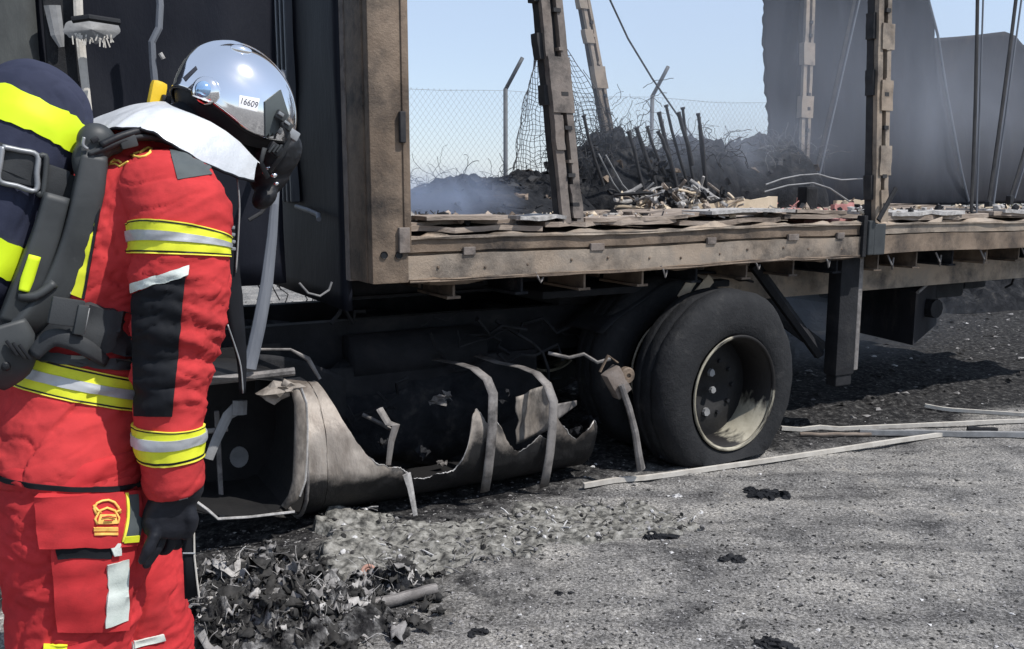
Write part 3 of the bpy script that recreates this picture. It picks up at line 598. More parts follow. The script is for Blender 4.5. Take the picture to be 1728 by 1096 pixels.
# end cap of the tank, and the open battery box in front of it
per = [tank_pt(s_) for s_ in np.linspace(0, s_of_z(.52), 60)]
mb = MB(); mb.tube([Vector((u0+.010+.004*noise.noise(Vector((i*.4, 0, 0))), v-.006, z)) for i, (v, z) in enumerate(per[8:])], .010, 6); mb.build('rim_seam', 'strap_steel', tk, smooth=True)
mb = MB(); mb.box((u0-.02, DV-.01, .03), (u1, DV+.02, .60)); mb.build('back_plate', 'char', tk)
BB = [S(x, y) for x, y in ((318, 650), (340, 641), (420, 640), (478, 644), (498, 655), (507, 680), (509, 720), (508, 770), (505, 812), (496, 838), (480, 856), (455, 866), (400, 872), (350, 868), (318, 862))]
bx0, bx1 = BB[0].x-.3, u0-.004; bz0, bz1 = BB[12].z, BB[2].z
mb = MB()
for (dv, rr_) in ((.0, 0),):
    o_ = len(BB); vs_ = [p+Vector((0, .0, 0)) for p in BB]+[p+Vector((.02 if i < 8 else 0, .50, 0)) for i, p in enumerate(BB)]
    mb.add(vs_, [(i, i+1, o_+i+1, o_+i) for i in range(o_-1)])
mb.add([(bx0, .50, bz0-.05), (bx1+.05, .50, bz0-.05), (bx1+.05, .50, bz1+.05), (bx0, .50, bz1+.05)], [(0, 1, 2, 3)])
bb = mb.build('battery_box', 'rim_dark', TC)
mb = MB(); mb.tube([p+Vector((-.004, -.006, 0)) for p in BB[3:11]], [.016, .020, .026, .030, .031, .030, .026, .016], 8, flat=((1, 0, 0), .5)); mb.build('box_rim', 'alu_burnt', bb, smooth=True)
mb = MB(); mb.tube([p+Vector((.022, -.012, 0)) for p in BB[4:10]], .005, 6); mb.build('rim_seam', 'alu_edge', bb)
mb = MB(); mb.lump(S(462, 662, .0), (.06, .03, .035), 2, .8, 3, 4); mb.lump(S(485, 655, .0), (.04, .03, .02), 2, .8, 3, 5); mb.build('melted_corner', 'alu_burnt', bb)
for (px, py) in ((404, 772), (402, 852)):
    c0 = S(px, py, .49); mb = MB(); n_ = 18
    mb.add([c0+Vector((.042*math.cos(t), 0, .05*math.sin(t))) for t in np.linspace(0, 6.283, n_+1)[:-1]]+[c0+Vector((.042*math.cos(t), .012, .05*math.sin(t))) for t in np.linspace(0, 6.283, n_+1)[:-1]],
           [tuple(range(n_))]+[(i, (i+1) % n_, n_+(i+1) % n_, n_+i) for i in range(n_)]); mb.build('grey_disc', 'pole_grey', bb)  # plain grey disc on the back of the box
mb = MB(); mb.box(S(372, 880, .3), S(372, 880, .3)+Vector((.02, .02, .5)), bev=.004); mb.build('box_stay', 'strap_steel', bb)
# rods and bits at the tank's front
def rod(pts, r, m, name, par=TC, n=8, flat=None):
    mb = MB(); mb.tube(pts, r, n, flat=flat); return mb.build(name, m, par)
rod([S(335, 645, .06), S(420, 636, .04), S(497, 627, .02)], .018, 'strap_steel', 'step_bar')
rod([S(335, 730, .2), S(384, 724, .2)], .012, 'strap_steel', 'step_bar')
rod([S(402, 688, .18), S(384, 702, .18), S(366, 740, .18), S(352, 775, .18)], [.032, .024, .022, .02], 'pole_grey', 'step_bracket', flat=((1, 0, 0), .3))
rod([S(405, 676, .17), S(404, 700, .17)], .032, 'pole_grey', 'bracket_boss', flat=((1, 0, 0), .4))
rod([S(333, 848, .02), S(352, 862, .0), S(368, 876, -.01), S(420, 873, -.02), S(497, 864, -.02)], .006, 'alu_edge', 'rim_strip', bb, 6)
rod([S(640, 690, .35), S(655, 715, .3), S(668, 718, .28), S(660, 745, .28), S(655, 785, .28)], [.02, .02, .022, .018, .014], 'strap_steel', 'filler_bracket', flat=((1, 0, 0), .4))
rod([S(612, 700, .4), S(640, 714, .35), S(660, 725, .32)], .010, 'strap_steel', 'filler_pipe')
rod([S(925, 596, .25), S(960, 604, .2), S(985, 598, .18), S(1008, 612, .12), S(1030, 606, .1)], .010, 'strap_steel', 'brake_pipe')
mb = MB(); mb.slab(lambda a, b: S(870+a*60+8*noise.noise(Vector((a*3, b*3, 0))), 670+b*80-25*a, .10+.05*math.sin(a*3)), 10, 10, .005); mb.build('tank_scrap', 'alu_burnt', tk, smooth=True)
mb = MB(); mb.slab(lambda a, b: S(938+a*34, 682+b*(28-20*a)-6*a, .04+.06*a), 8, 6, .005); mb.build('tank_scrap', 'strap_steel', tk, smooth=True)
# hoop straps round the tank
for (pl) in ([(735, 607, .42), (775, 614, .24), (800, 622, .10), (822, 640, .02), (832, 665, -.018), (831, 720, -.02), (827, 765, -.022), (823, 800, -.012), (818, 830, .03)],
             [(805, 600, .5), (840, 612, .36), (880, 620, .22), (905, 630, .10), (924, 650, .02), (934, 678, -.018), (932, 725, -.02), (928, 765, -.022), (923, 795, -.012), (918, 822, .03)]):
    mb = MB(); mb.tube([S(*p) for p in pl], .027, 8, flat=((1, 0, 0), .14)); mb.build('tank_strap', 'strap_steel', tk, smooth=True)
# chassis, gearbox, air tank: the black mass behind
for v in (.80, 1.62):
    mb = MB(); mb.box((-4.6, v-.008, .56), (1.0, v+.008, .80)); mb.box((-4.6, v-.008, .80), (1.0, v+.07, .812)); mb.box((-4.6, v-.008, .548), (1.0, v+.07, .56)); mb.build('chassis_rail', 'char', TC)
for i, u in enumerate((-4.2, -3.2, -2.3, -1.5, -.7, .1, .8)):
    mb = MB(); mb.box((u-.05, .81, .60), (u+.05, 1.61, .76)); mb.build('chassis_crossmember', 'char', TC)
mb = MB(); mb.lump((-2.6, 1.2, .55), (.75, .33, .32), 3, .25, 2, 1); mb.lump((-1.5, 1.2, .56), (.5, .22, .22), 3, .3, 2.4, 2); mb.build('gearbox', 'heap_dark', TC, smooth=True)
mb = MB(); mb.tube([(-1.1, 1.2, .55), (0, 1.2, .46)], .06, 10); mb.build('drive_shaft', 'char', TC)
mb = MB(); mb.box((-2.5, 1.82, .06), (-.9, 2.42, .64), bev=.12); mb.build('added_far_tank', 'char', TC, smooth=True)  # unseen tank, added to block light beneath the truck
mb = MB(); mb.tube([(-1.9, .72, .62), (-1.15, .72, .62)], .13, 16); mb.build('air_tank', 'char', TC, smooth=True)
mb = MB(); mb.lump((-1.55, .66, .30), (.62, .1, .27), 3, .5, 3, 9); mb.build('melted_mass', 'heap_dark', TC, smooth=True)
mb = MB(); mb.box((-.95, .35, zb-.18), (.35, 2.1, zb-.14), bev=.01); mb.box((-.6, .75, .81), (.1, 1.7, zb-.18), bev=.03); mb.build('fifth_wheel', 'char', TC)
mb = MB()
for i in range(18):
    a = Vector((random.uniform(-2.4, -.4), random.uniform(.45, .75), random.uniform(.4, .85))); pts = [a]
    for j in range(5): pts.append(pts[-1]+Vector((random.uniform(-.02, .16), random.uniform(-.04, .04), random.uniform(-.11, .06))))
    mb.tube(pts, random.uniform(.004, .012), 5)
tag(mb.build('burnt_hoses', 'char', TC), kind='stuff')
# wheels
def wheel(cu, cv, z, ry, name='wheel', full=True, par=TC, rs=1.0):
    w = bpy.data.objects.new(name, None); col.objects.link(w); w.parent = par; w.empty_display_size = .1
    w.location = (cu, cv, z); w.rotation_euler = (0, 0, ry)
    Ro = .528*rs; Ri = .312*rs; W = .29
    prof = [(Ri, .02), (Ri+.02, .0), (Ri+.07, -.012), (Ro-.06, -.006), (Ro-.025, .018), (Ro-.006, .045), (Ro, .08)]
    for q in (.11, .19): prof += [(Ro, q-.012), (Ro-.005, q-.006), (Ro-.005, q+.002), (Ro, q+.008)]
    prof += [(Ro, W-.08), (Ro-.006, W-.045), (Ro-.025, W-.018), (Ro-.06, W+.006), (Ri+.07, W+.012), (Ri+.02, W), (Ri, W-.02)]
    mb = MB(); mb.lathe(prof, 120, (0, 0, 0), closed=True)
    vs = []
    for p in mb.v:
        p = Vector(p); r_ = math.hypot(p.x, p.z); k_ = 1+.022*fbm((p.x*3, p.y*3, p.z*3))+.010*fbm(p*11)
        bul = max(0, -p.z-.32)*.32; p = Vector((p.x*k_*(1+bul*.3), p.y+(-bul*.5 if p.y < W/2 else bul*.5), p.z*k_+.040*max(0, min(1, (r_-Ri-.02)/(Ro-Ri-.04))))); p.z = max(p.z, -z+.012+.006*noise.noise(p*14))
        vs.append(tuple(p))
    mb.v = vs; t_ = mb.build('tyre', 'tyre', w, smooth=True, auto=50)
    mb = MB(); mb.lathe([(Ri-.004, .012), (Ri+.012, -.006), (Ri+.006, -.014), (Ri-.010, -.004)], 72, (0, 0, 0), closed=True); fl_ = mb.build('rim_flange', 'rim_soot_shade', w, smooth=True); fa_ = fl_.data.attributes.new('soot_shade', 'FLOAT', 'POINT'); fa_.data.foreach_set('value', [.35+.4*abs(noise.noise(Vector(q)*3)) if q[0] < -.05 or q[2] < 0 else .8 for q in mb.v])
    mb = MB(); mb.lathe([(Ri-.002, .0), (Ri-.025, .03), (Ri-.035, .14), (Ri-.03, .20), (Ri-.002, W-.02)], 72, (0, 0, 0)); ro_ = mb.build('rim', 'rim_soot_shade', w, smooth=True)
    at_ = ro_.data.attributes.new('soot_shade', 'FLOAT', 'POINT'); at_.data.foreach_set('value', [min(1, abs((math.atan2(q[2], q[0])+.85+math.pi) % (2*math.pi)-math.pi)/.95) for q in mb.v])  # sunlit arc at lower right painted pale, shaded and sooty rest painted dark
    mb = MB(); mb.lathe([(Ri-.030, .190), (Ri-.07, .185), (.19, .168), (.13, .175), (.11, .20), (.0, .205)], 48, (0, 0, 0)); dk = mb.build('wheel_disc', 'rim_dark', w, smooth=True)
    if full:
        for kk in range(10):
            a = 2*math.pi*kk/10; mb = MB(); mb.lathe([(.0, -.016), (.012, -.016), (.014, 0), (.014, .006)], 6, (.155*math.cos(a), .172, .155*math.sin(a))); mb.build('wheel_nut', 'char', dk)
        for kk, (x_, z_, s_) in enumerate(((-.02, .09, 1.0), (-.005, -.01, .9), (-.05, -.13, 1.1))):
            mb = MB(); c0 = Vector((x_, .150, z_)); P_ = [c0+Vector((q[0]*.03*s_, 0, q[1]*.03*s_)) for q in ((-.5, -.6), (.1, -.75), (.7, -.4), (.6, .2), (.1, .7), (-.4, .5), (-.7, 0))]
            mb.add(P_+[p+Vector((0, .02, 0)) for p in P_], [tuple(range(7))]+[(i, (i+1) % 7, 7+(i+1) % 7, 7+i) for i in range(7)]); mb.build('lit_hand_hole', 'pole_grey', dk)  # pale plates stand in for daylight seen through the hand holes
    return w
wc = S(1223, 648)
W1 = wheel(wc.x+.02, -.06, .385, R(5))
W2 = wheel(wc.x-.08, .34, .455, R(2), full=False)
W3 = wheel(wc.x, 1.85, .48, 0, full=False); W4 = wheel(wc.x, 2.2, .48, 0, full=False)
mb = MB(); mb.tube([(wc.x, .2, .46), (wc.x, 2.3, .46)], .075, 14); mb.lump((wc.x, 1.2, .46), (.22, .22, .22), 3, .1); mb.build('rear_axle', 'char', TC, smooth=True)
mb = MB()
for i in range(60):
    a = random.uniform(-.32, .28); mb.lump((wc.x+a, random.uniform(-.02, .12), random.uniform(.02, .07)+.0*abs(a)), (random.uniform(.02, .06), random.uniform(.02, .05), random.uniform(.012, .035)), 1, .6, 3, i)
mb.build('tyre_residue', 'heap_dark', W1).matrix_parent_inverse = (Matrix.Translation(W1.location) @ Matrix.Rotation(R(5), 4, 'Z')).inverted()
# mudguard remains and stays
for pl, m in (([(1148, 505), (1172, 468)], 'board_cream'), ([(1172, 503), (1200, 470)], 'board_cream'), ([(1322, 505), (1300, 474)], 'strap_steel')):
    mb = MB(); a, b = (S(*p, .33) for p in pl); mb.tube([a, b], .034 if m == 'board_cream' else .012, 8, flat=((1, 0, .4), .2)); mb.build('mudguard_stay', m, TC)
rod([S(1250, 470, .5), S(1330, 545, .5), S(1388, 588, .5)], .05, 'char', 'suspension_arm', flat=((0, 0, 1), .4))
mb = MB(); mb.slab(lambda a, b: (wc.x-.62+a*1.1, .30+.38*b, .62+.40*math.sin(math.pi*(.08+.62*a))+.01*noise.noise(Vector((a*6, b*4, 0)))), 24, 6, .012); mb.build('mudguard', 'char', TC, smooth=True)
# lever bracket beside the tyre
q = S(1040, 645, -.06); M3 = Matrix.Rotation(R(-32), 3, 'Y')
mb = MB(); mb.box(q-Vector((.045, .03, .075)), q+Vector((.045, .03, .075)), rot=M3, bev=.006); lb = mb.build('slack_adjuster', 'post_grey', TC, auto=30)
q2 = S(1058, 634, -.075); mb = MB(); mb.lathe([(.012, -.006), (.014, -.016), (.036, -.014), (.043, -.006), (.043, .02), (.0, .02), (.0, -.006), (.012, -.006)], 22, q2); mb.build('adjuster_boss', 'burnt_steel', lb, smooth=True, auto=30)
mb = MB(); mb.tube([S(*q_, -.06) for q_ in ((1012, 628), (1026, 600))]+[S(1042, 612, -.06)], .010, 6, flat=((0, 1, 0), .5)); mb.build('adjuster_bracket', 'burnt_steel', lb)
rod([S(1048, 650, -.1), S(1062, 690, -.11), S(1072, 730, -.12), S(1078, 770, -.12), S(1082, 792, -.11)], [.017, .018, .019, .021, .024], 'strap_steel', 'adjuster_arm', lb, 8, flat=((1, 0, 0), .7))
# cab remains on the left: side fairing, cab edge, frame, pipe, mirror
vf = .38
mb = MB(); uf0 = S(70, 300, vf).x; uf1 = S(472, 300, vf).x
mb.slab(lambda a, b: (uf0+(uf1-uf0)*a, vf+.03*noise.noise(Vector((a*5, b*6, 0)))+.02*math.sin(a*6), S(470, 478, vf).z+(3.4-1.0)*b), 24, 24, -.02)
ff = mb.build('cab_fairing', 'soot_panel', TC, smooth=True)
mb = MB(); mb.box((-5.2, .42, .85), (uf0+.05, 2.3, 3.3), bev=.05); mb.build('cab', 'soot_panel', TC)
p0 = S(-30, 120, .22); p1 = S(68, 120, .22)
mb = MB(); mb.slab(lambda a, b: (p0.x-.3+(p1.x-p0.x+.3)*a, .22+.015*math.sin(b*5), 1.05+2.3*b), 10, 16, -.04); mb.build('cab_side_panel', 'grey_panel', TC, smooth=True)
mb = MB(); a = S(100, 50, .2); mb.box((a.x-.05, .16, 1.0), (a.x+.055, .24, 3.3), bev=.01); dfm = mb.build('door_frame', 'char', TC)
rod([S(130, -40, .12), S(133, 40, .12), S(140, 110, .12), S(150, 195, .12)], [.017, .017, .016, .014], 'pole_pale', 'lit_cab_edge', dfm, 8, flat=((1, 0, 0), .5))  # pale strip stands in for the sunlit rear edge of the cab
rod([S(88, 10, .13), S(97, 60, .13), S(104, 80, .13)], [.03, .024, .01], 'pole_grey', 'door_hinge', dfm, 8, flat=((1, 0, 0), .5))
mb = MB()
q = S(155, 50, .0)
def mir(a, b):
    th = a*2*math.pi; r_ = b
    x = 48*math.cos(th)*r_*(1+.12*noise.noise(Vector((math.cos(th)*2, math.sin(th)*2, 0)))); y = 22*math.sin(th)*r_*(1+.25*noise.noise(Vector((math.cos(th)*3, math.sin(th)*3, 5))))
    return S(155+x, 50+y-.12*x*0, -.01+.03*r_)
mb.slab(mir, 40, 6, .03); mr_ = mb.build('burnt_mirror', 'pole_grey', TC, smooth=True, auto=40)
mb = MB()
for i in range(26):
    x = random.uniform(118, 190); a = S(x, 62+random.uniform(-3, 8)-abs(x-155)*.15, -.02); mb.tube([a, a+Vector((random.uniform(-.01, .01), 0, -random.uniform(.01, .035)))], .003, 4)
mb.build('melted_drips', 'pole_pale', mr_)
rod([S(122, 34, -.03), S(150, 30, -.05), S(202, 38, -.03)], .012, 'rubber', 'mirror_top', mr_)
rod([S(133, 30, .05), S(140, 60, .04)], .012, 'pole_grey', 'mirror_arm', mr_)
rod([S(266, -40, .2), S(270, 10, .2), S(268, 48, .2), S(256, 72, .2), S(258, 110, .2), S(262, 150, .2)], .0145, 'rib_grey', 'air_pipe')
rod([S(270, 90, .18), S(276, 100, .18)], .009, 'alu_edge', 'pipe_clip')
rod([S(478, 120, .33), S(474, 215, .2), S(467, 300, .04), S(463, 345, .02), S(459, 400, .02), S(450, 480, .02), S(437, 550, .02), S(421, 622, .02)], [.014, .014, .015, .018, .021, .026, .028, .028], 'rib_grey', 'hanging_hose', n=10, flat=((1, 0, 0), .6))
rod([S(458, 338, .01), S(440, 360, .01), S(420, 372, .01)], .008, 'wire_dark', 'hose_tie')
rod([S(505, 478, .1), S(520, 495, .1), S(540, 500, .1), S(555, 490, .1), S(560, 476, .1)], .005, 'wire_grey', 'hanging_cable')
rod([S(440, 590, .3), S(490, 590, .3), S(520, 606, .28), S(540, 640, .26)], [.006, .006, .012, .008], 'strap_steel', 'battery_strap')
mb = MB(); mb.slab(lambda a, b: S(430+a*150, 598+40*a*a+b*70, .35+.1*a), 14, 8, .02); mb.build('battery_cover', 'char', TC, smooth=True)

# ------------------------------------------------------------------ load left on the deck
ZD = zt+.030
def heap(c, rx, ry, h, name, label, cat, m='heap_dark', seed=0, T=True, n=70, rough=.35, prof=1.0, kind=None, group=None):
    mb = MB(); c = Vector(c)
    def f(a, b):
        th = a*2*math.pi; r = b*(1+.22*noise.noise(Vector((math.cos(th)*1.3, math.sin(th)*1.3, seed))))
        x = rx*r*math.cos(th); y = ry*r*math.sin(th)
        hh = max(0, 1-b**2)**prof
        z = h*hh*(1+rough*fbm((x*3.2, y*3.2, seed), 5))+h*.22*hh*abs(fbm((x*9, y*9, seed+3), 3))
        return c+Vector((x, y, z))
    mb.grid(f, n, n//2)
    fn = thing_T if T else thing_W
    return fn(mb, name, m, label, cat, group, smooth=False, kind=kind)
c1 = S(800, 372, 1.75)
heap((c1.x, 1.75, ZD), .75, .62, .23, 'charred_heap', 'low black heap of burnt load smoking beside the corner post', 'debris heap', seed=1)
c1b = S(905, 372, 1.9); heap((c1b.x, 1.9, ZD), .55, .45, .27, 'charred_heap', 'dark rounded mound of burnt load left of the leaning grey post', 'debris heap', seed=12)
c2 = S(1040, 372, 1.9); heap((c2.x, 1.95, ZD), .72, .5, .50, 'charred_heap', 'tall black mound of burnt load right of the leaning grey post', 'debris heap', seed=2, prof=.7)
c2b = S(1150, 372, 2.1); heap((c2b.x, 2.05, ZD), .7, .35, .50, 'charred_heap', 'black mound behind the upright steel rods', 'debris heap', seed=6, prof=.6)
c3 = S(1270, 372, 2.0); heap((c3.x+.1, 2.05, ZD), .75, .42, .56, 'charred_heap', 'smooth dark mound topped with wire mesh beside the tall panel', 'debris heap', seed=3, rough=.05, prof=.6)
# tangled wire over the heaps
def tangle(cx, v, z0, rx, rz, n, r, name, label, seed, m='wire_dark', seg=9, step=.028):
    rr = random.Random(seed); mb = MB()
    for i in range(n):
        a = Vector((cx+rr.uniform(-rx, rx), v+rr.uniform(-.35, .3), z0+abs(rr.gauss(0, rz)))); d = Vector((rr.uniform(-1, 1), rr.uniform(-1, 1), rr.uniform(-.3, .8))).normalized(); pts = [a]
        for j in range(seg):
            d = (d+Vector((rr.uniform(-.55, .55), rr.uniform(-.55, .55), rr.uniform(-.55, .45)))).normalized()
            q = pts[-1]+d*step; q.z = max(q.z, ZD+.01); pts.append(q)
        mb.tube(pts, r*rr.uniform(.6, 1.3), 4)
    return thing_T(mb, name, m, label, 'wire', kind='stuff')
tangle(c1.x, 1.75, ZD+.19, .6, .04, 90, .0018, 'wire_tangle', 'thin burnt wires curling over the low black heap', 1)
tangle(c2.x+.2, 1.9, ZD+.42, .75, .07, 240, .0022, 'wire_tangle', 'dense tangle of burnt wire on the tall black mounds', 2)
tangle(c3.x-.2, 2.0, ZD+.46, .7, .04, 170, .0018, 'wire_tangle', 'matted wire mesh scraps on the smooth dark mound', 3, 'wire_grey')
# wire cage: a bent dome of netting
def cage(l_px, r_px, v, label, nu=15, nv=26):
    lp = SL(l_px, v); rp = SL(r_px, v); mb = MB(); z0, z1 = lp[0].z, min(lp[-1].z, rp[-1].z)
    def P(a, b):
        z = z0+(z1-z0)*b; ul = np.interp(z, [p.z for p in lp], [p.x for p in lp]); ur = np.interp(z, [p.z for p in rp], [p.x for p in rp])
        jit = .045*noise.noise(Vector((a*5, b*9, v)))+.02*noise.noise(Vector((a*17, b*23, v)))
        return Vector((ul+(ur-ul)*a+jit, v+.30*math.sin(a*math.pi)*(.5+.5*(1-b))+jit, z+.035*noise.noise(Vector((a*7, b*6, 2)))))
    for i in range(nu+1): mb.tube([P(i/nu, j/24) for j in range(25)], .0036 if i in (0, nu) else .0022, 4)
    for j in range(nv+1): mb.tube([P(i/12, j/nv) for i in range(13)], .0022, 4)
    return thing_T(mb, 'wire_cage', 'wire_dark', label, 'wire cage')
cage([(866, 300), (872, 240), (885, 170), (905, 100), (918, 82)], [(1000, 300), (985, 240), (970, 170), (945, 100), (925, 82)], 1.85, 'sagging dome of burnt wire netting behind the leaning grey post')
cage([(935, 330), (940, 240), (945, 160), (938, 82)], [(1062, 330), (1040, 240), (1008, 160), (955, 80)], 2.0, 'bent wire netting bulging out right of the leaning grey post', 17, 30)
tangle(S(1020, 250, 1.9).x, 1.9, ZD+.50, .28, .16, 90, .0020, 'wire_tangle', 'loose wire ends round the bulging netting', 9)
# scraps bedded in the mounds
mb = MB(); rr = random.Random(77)
for (c_, rx, ry, h_, pf, n_) in (((c1.x, 1.75), .75, .62, .23, 1, 90), ((c1b.x, 1.9), .55, .45, .27, 1, 60), ((c2.x, 1.95), .72, .5, .5, .7, 150), ((c2b.x, 2.05), .7, .35, .5, .6, 120), ((c3.x+.1, 2.05), .75, .42, .56, .6, 60)):
    for i in range(n_):
        th = rr.uniform(0, 6.283); r = math.sqrt(rr.random())*.95; p = Vector((c_[0]+rx*r*math.cos(th), c_[1]+ry*r*math.sin(th), ZD+h_*(1-r*r)**pf*rr.uniform(.95, 1.12)))
        M_ = Matrix.Rotation(rr.uniform(0, 6), 3, 'Z')@Matrix.Rotation(rr.uniform(-1.3, 1.3), 3, 'X'); k_ = rr.uniform(.02, .09)
        t_ = rr.random(); mi = rr.choice((0, 0, 0, 1, 1, 2))
        if t_ < .45: mb.slab(lambda a, b: p+M_@Vector(((a-.5)*k_*2, (b-.5)*k_, .7*k_*noise.noise(Vector((a*3, b*3, i))))), 5, 3, .004, mi)
        elif t_ < .75: mb.tube([p-M_@Vector((k_, 0, 0)), p+Vector((0, 0, .01)), p+M_@Vector((k_*1.4, 0, 0))], rr.uniform(.004, .010), 5, mi)
        else: mb.lump(p, (k_*.7, k_*.5, k_*.4), 1, .7, 3, i, mi)
thing_T(mb, 'load_scraps', ['char', 'wire_dark', 'burnt_steel'], 'charred scraps and bent metal bedded in the black mounds', 'scraps', kind='stuff')
# steel rods standing in the load
rods = [((1012, 290), (985, 195)), ((1082, 305), (1060, 222)), ((1105, 312), (1074, 216)), ((1117, 280), (1092, 214)), ((1126, 258), (1110, 222)), ((1142, 322), (1112, 190)), ((1155, 290), (1124, 178)), ((1146, 335), (1120, 240)), ((1164, 262), (1145, 190)), ((1172, 310), (1152, 182)), ((1193, 318), (1178, 192)), ((1189, 312), (1181, 212))]
where = ['leftmost', 'second from left', 'third from left', 'fourth from left', 'short, fifth from left', 'tall, sixth from left', 'tallest, near the middle', 'low one in front of the tallest', 'fourth from the right', 'third from the right', 'rightmost', 'second from right, half hidden']
for i, ((b, t), wd) in enumerate(zip(rods, where)):
    v = 1.45+.06*(i % 4); pb = S(*b, v); pt = S(*t, v); pb = pb+(pb-pt)*.25; pb.z = max(pb.z, ZD)
    mb = MB(); mb.tube([pb, pb.lerp(pt, .35)+Vector((.010*(i % 3-1), 0, 0)), pb.lerp(pt, .7)+Vector((.012*((i*2) % 3-1), 0, 0)), pt], .011+.002*(i % 3), 8); mb.tube([pt-(pt-pb)*.02, pt+(pt-pb)*.004], .017, 8)
    thing_T(mb, 'steel_rod', 'wire_dark', 'charred steel rod leaning in the load, '+wd, 'rod', 'charred rods standing in the burnt load', auto=40)
# pale scrap, boards and red fragments on the deck
def plank(a, b, v, h, th, m, label, name='charred_board', cat='board', seed=0, tilt=0):
    pa, pb = S(*a, v), S(*b, v); mb = MB()
    mb.slab(lambda s_, t: pa.lerp(pb, s_)+Vector((0, tilt*t-.01*math.sin(s_*7+seed), h*t+.012*noise.noise(Vector((s_*6, t*3, seed)))-(.012*abs(noise.noise(Vector((s_*14, seed, 1)))) if t == 1 else 0))), 26, 4, -th)
    return thing_T(mb, name, m, label, cat)
plank((1160, 370), (1304, 355), .95, .095, .03, 'board_cream', 'scorched cream board lying on edge at the foot of the steel rods', seed=1)
plank((1404, 352), (1466, 350), 1.2, .06, .03, 'board_cream', 'pale charred board beside the tall tan post', seed=2)
plank((1264, 371), (1340, 366), .55, .055, .05, 'red_faded', 'faded red board on the deck edge under the curled cables', 'red_board', seed=3)
plank((1402, 371), (1436, 368), .6, .10, .03, 'red_faded', 'upright chunk of faded red panel near the tall tan post', 'red_board', seed=4)
plank((1440, 362), (1470, 361), 1.0, .07, .06, 'char', 'black charred block against the tall tan post', 'charred_block', 'block', 5)
plank((1330, 376), (1420, 372), .4, .02, .15, 'red_faded', 'flat strip of faded red board lying on the deck edge', 'red_board', seed=6)
mb = MB(); rr = random.Random(5)
for i in range(150):
    q = S(rr.uniform(1075, 1215), 0, 1.2); x = q.x; h = max(0, .28*(1-((x-S(1135, 0, 1.2).x)/.42)**2))
    p = Vector((S(rr.uniform(1075, 1220), 300, 1.15).x, rr.uniform(.9, 1.45), ZD+rr.uniform(0, .17)))
    d = Vector((rr.uniform(-1, 1), rr.uniform(-.5, .5), rr.uniform(-.25, .3))).normalized()*rr.uniform(.03, .16)
    mb.tube([p-d, p+d*.2+Vector((0, 0, rr.uniform(-.01, .02))), p+d], rr.uniform(.004, .014), 5, mi=rr.choice((0, 1, 1, 2, 2, 3)), flat=((0, .3, 1), rr.uniform(.3, 1)))
for i in range(60):
    p = Vector((S(rr.uniform(1085, 1200), 300, 1.05).x, rr.uniform(.85, 1.2), ZD+rr.uniform(0, .16))); mb.lump(p, rr.uniform(.008, .026), 2, .7, 3, i, rr.choice((1, 2, 3, 3)))
thing_T(mb, 'pale_scrap', ['board_cream', 'ash_pale', 'wood_burnt', 'char'], 'pile of pale splintered scrap round the feet of the steel rods', 'scrap pile', kind='stuff')
mb = MB(); rr = random.Random(8)
for i in range(420):
    u = rr.uniform(uL+.05, 3.6); p = Vector((u, rr.uniform(.05, .8), ZD+.02+rr.uniform(0, .03))); d = Vector((rr.uniform(-1, 1), rr.uniform(-.3, .3), rr.uniform(-.1, .25)))*rr.uniform(.015, .07)
    if rr.random() < .5: mb.tube([p-d, p+d], rr.uniform(.003, .008), 4, mi=rr.choice((0, 1, 1, 2, 3)))
    else: mb.lump(p, rr.uniform(.008, .028), 1, .6, 3, i, rr.choice((0, 1, 2, 3, 3)))
thing_T(mb, 'deck_scraps', ['ash_pale', 'wood_burnt', 'board_cream', 'char'], 'small charred scraps scattered along the deck edge', 'scraps', kind='stuff')
mb = MB(); rr = random.Random(11)
for i in range(70):
    p = S(rr.uniform(690, 800), 372, .9); d = Vector((rr.uniform(-.5, .5), 0, rr.uniform(.2, 1))).normalized()*rr.uniform(.02, .07); p.z = ZD
    mb.tube([p, p+d*.6, p+d+Vector((rr.uniform(-.02, .02), 0, -.005))], .003, 4, mi=rr.choice((0, 1)))
thing_T(mb, 'wire_bristles', ['wire_grey', 'wire_dark'], 'short bristling wire ends on the deck next to the corner post', 'wire', kind='stuff')
# slack cables
def cable(pts, v, r, m, label, name='cable'):
    P = [S(x, y, v) for x, y in pts]; mb = MB(); mb.tube(P, r, 6); return thing_T(mb, name, m, label, 'cable')
cable([(1292, 312), (1320, 302), (1350, 296), (1380, 294), (1400, 300), (1420, 304), (1455, 302)], 1.1, .006, 'pole_grey', 'upper of two pale cables arching over the deck before the tall panel')
cable([(1290, 324), (1330, 313), (1372, 309), (1400, 318), (1440, 345)], 1.1, .006, 'pole_grey', 'lower of two pale cables arching over the deck before the tall panel')
mb = MB(); mb.tube([S(1338, 376, .5), S(1352, 352, 1.0), S(1372, 310, 1.7)], .02, 6); mb.box(S(1360, 352, 1.1)-Vector((.05, .05, .09)), S(1360, 352, 1.1)+Vector((.07, .05, .16)), bev=.02)
thing_T(mb, 'winch_block', 'char', 'black winch block at the foot of the slanting dark strap', 'winch')
o = cable([(1020, -20), (1060, 66), (1100, 132), (1140, 190), (1175, 240)], 2.6, .008, 'wire_dark', 'dark wire hanging slack in front of the sky')
cable([(1010, 260), (1035, 310), (1062, 345), (1078, 364)], 1.5, .006, 'pole_grey', 'left of two bent wires hanging from the burnt mound')
cable([(1022, 262), (1050, 312), (1085, 350), (1092, 362)], 1.48, .006, 'pole_grey', 'right of two bent wires hanging from the burnt mound')

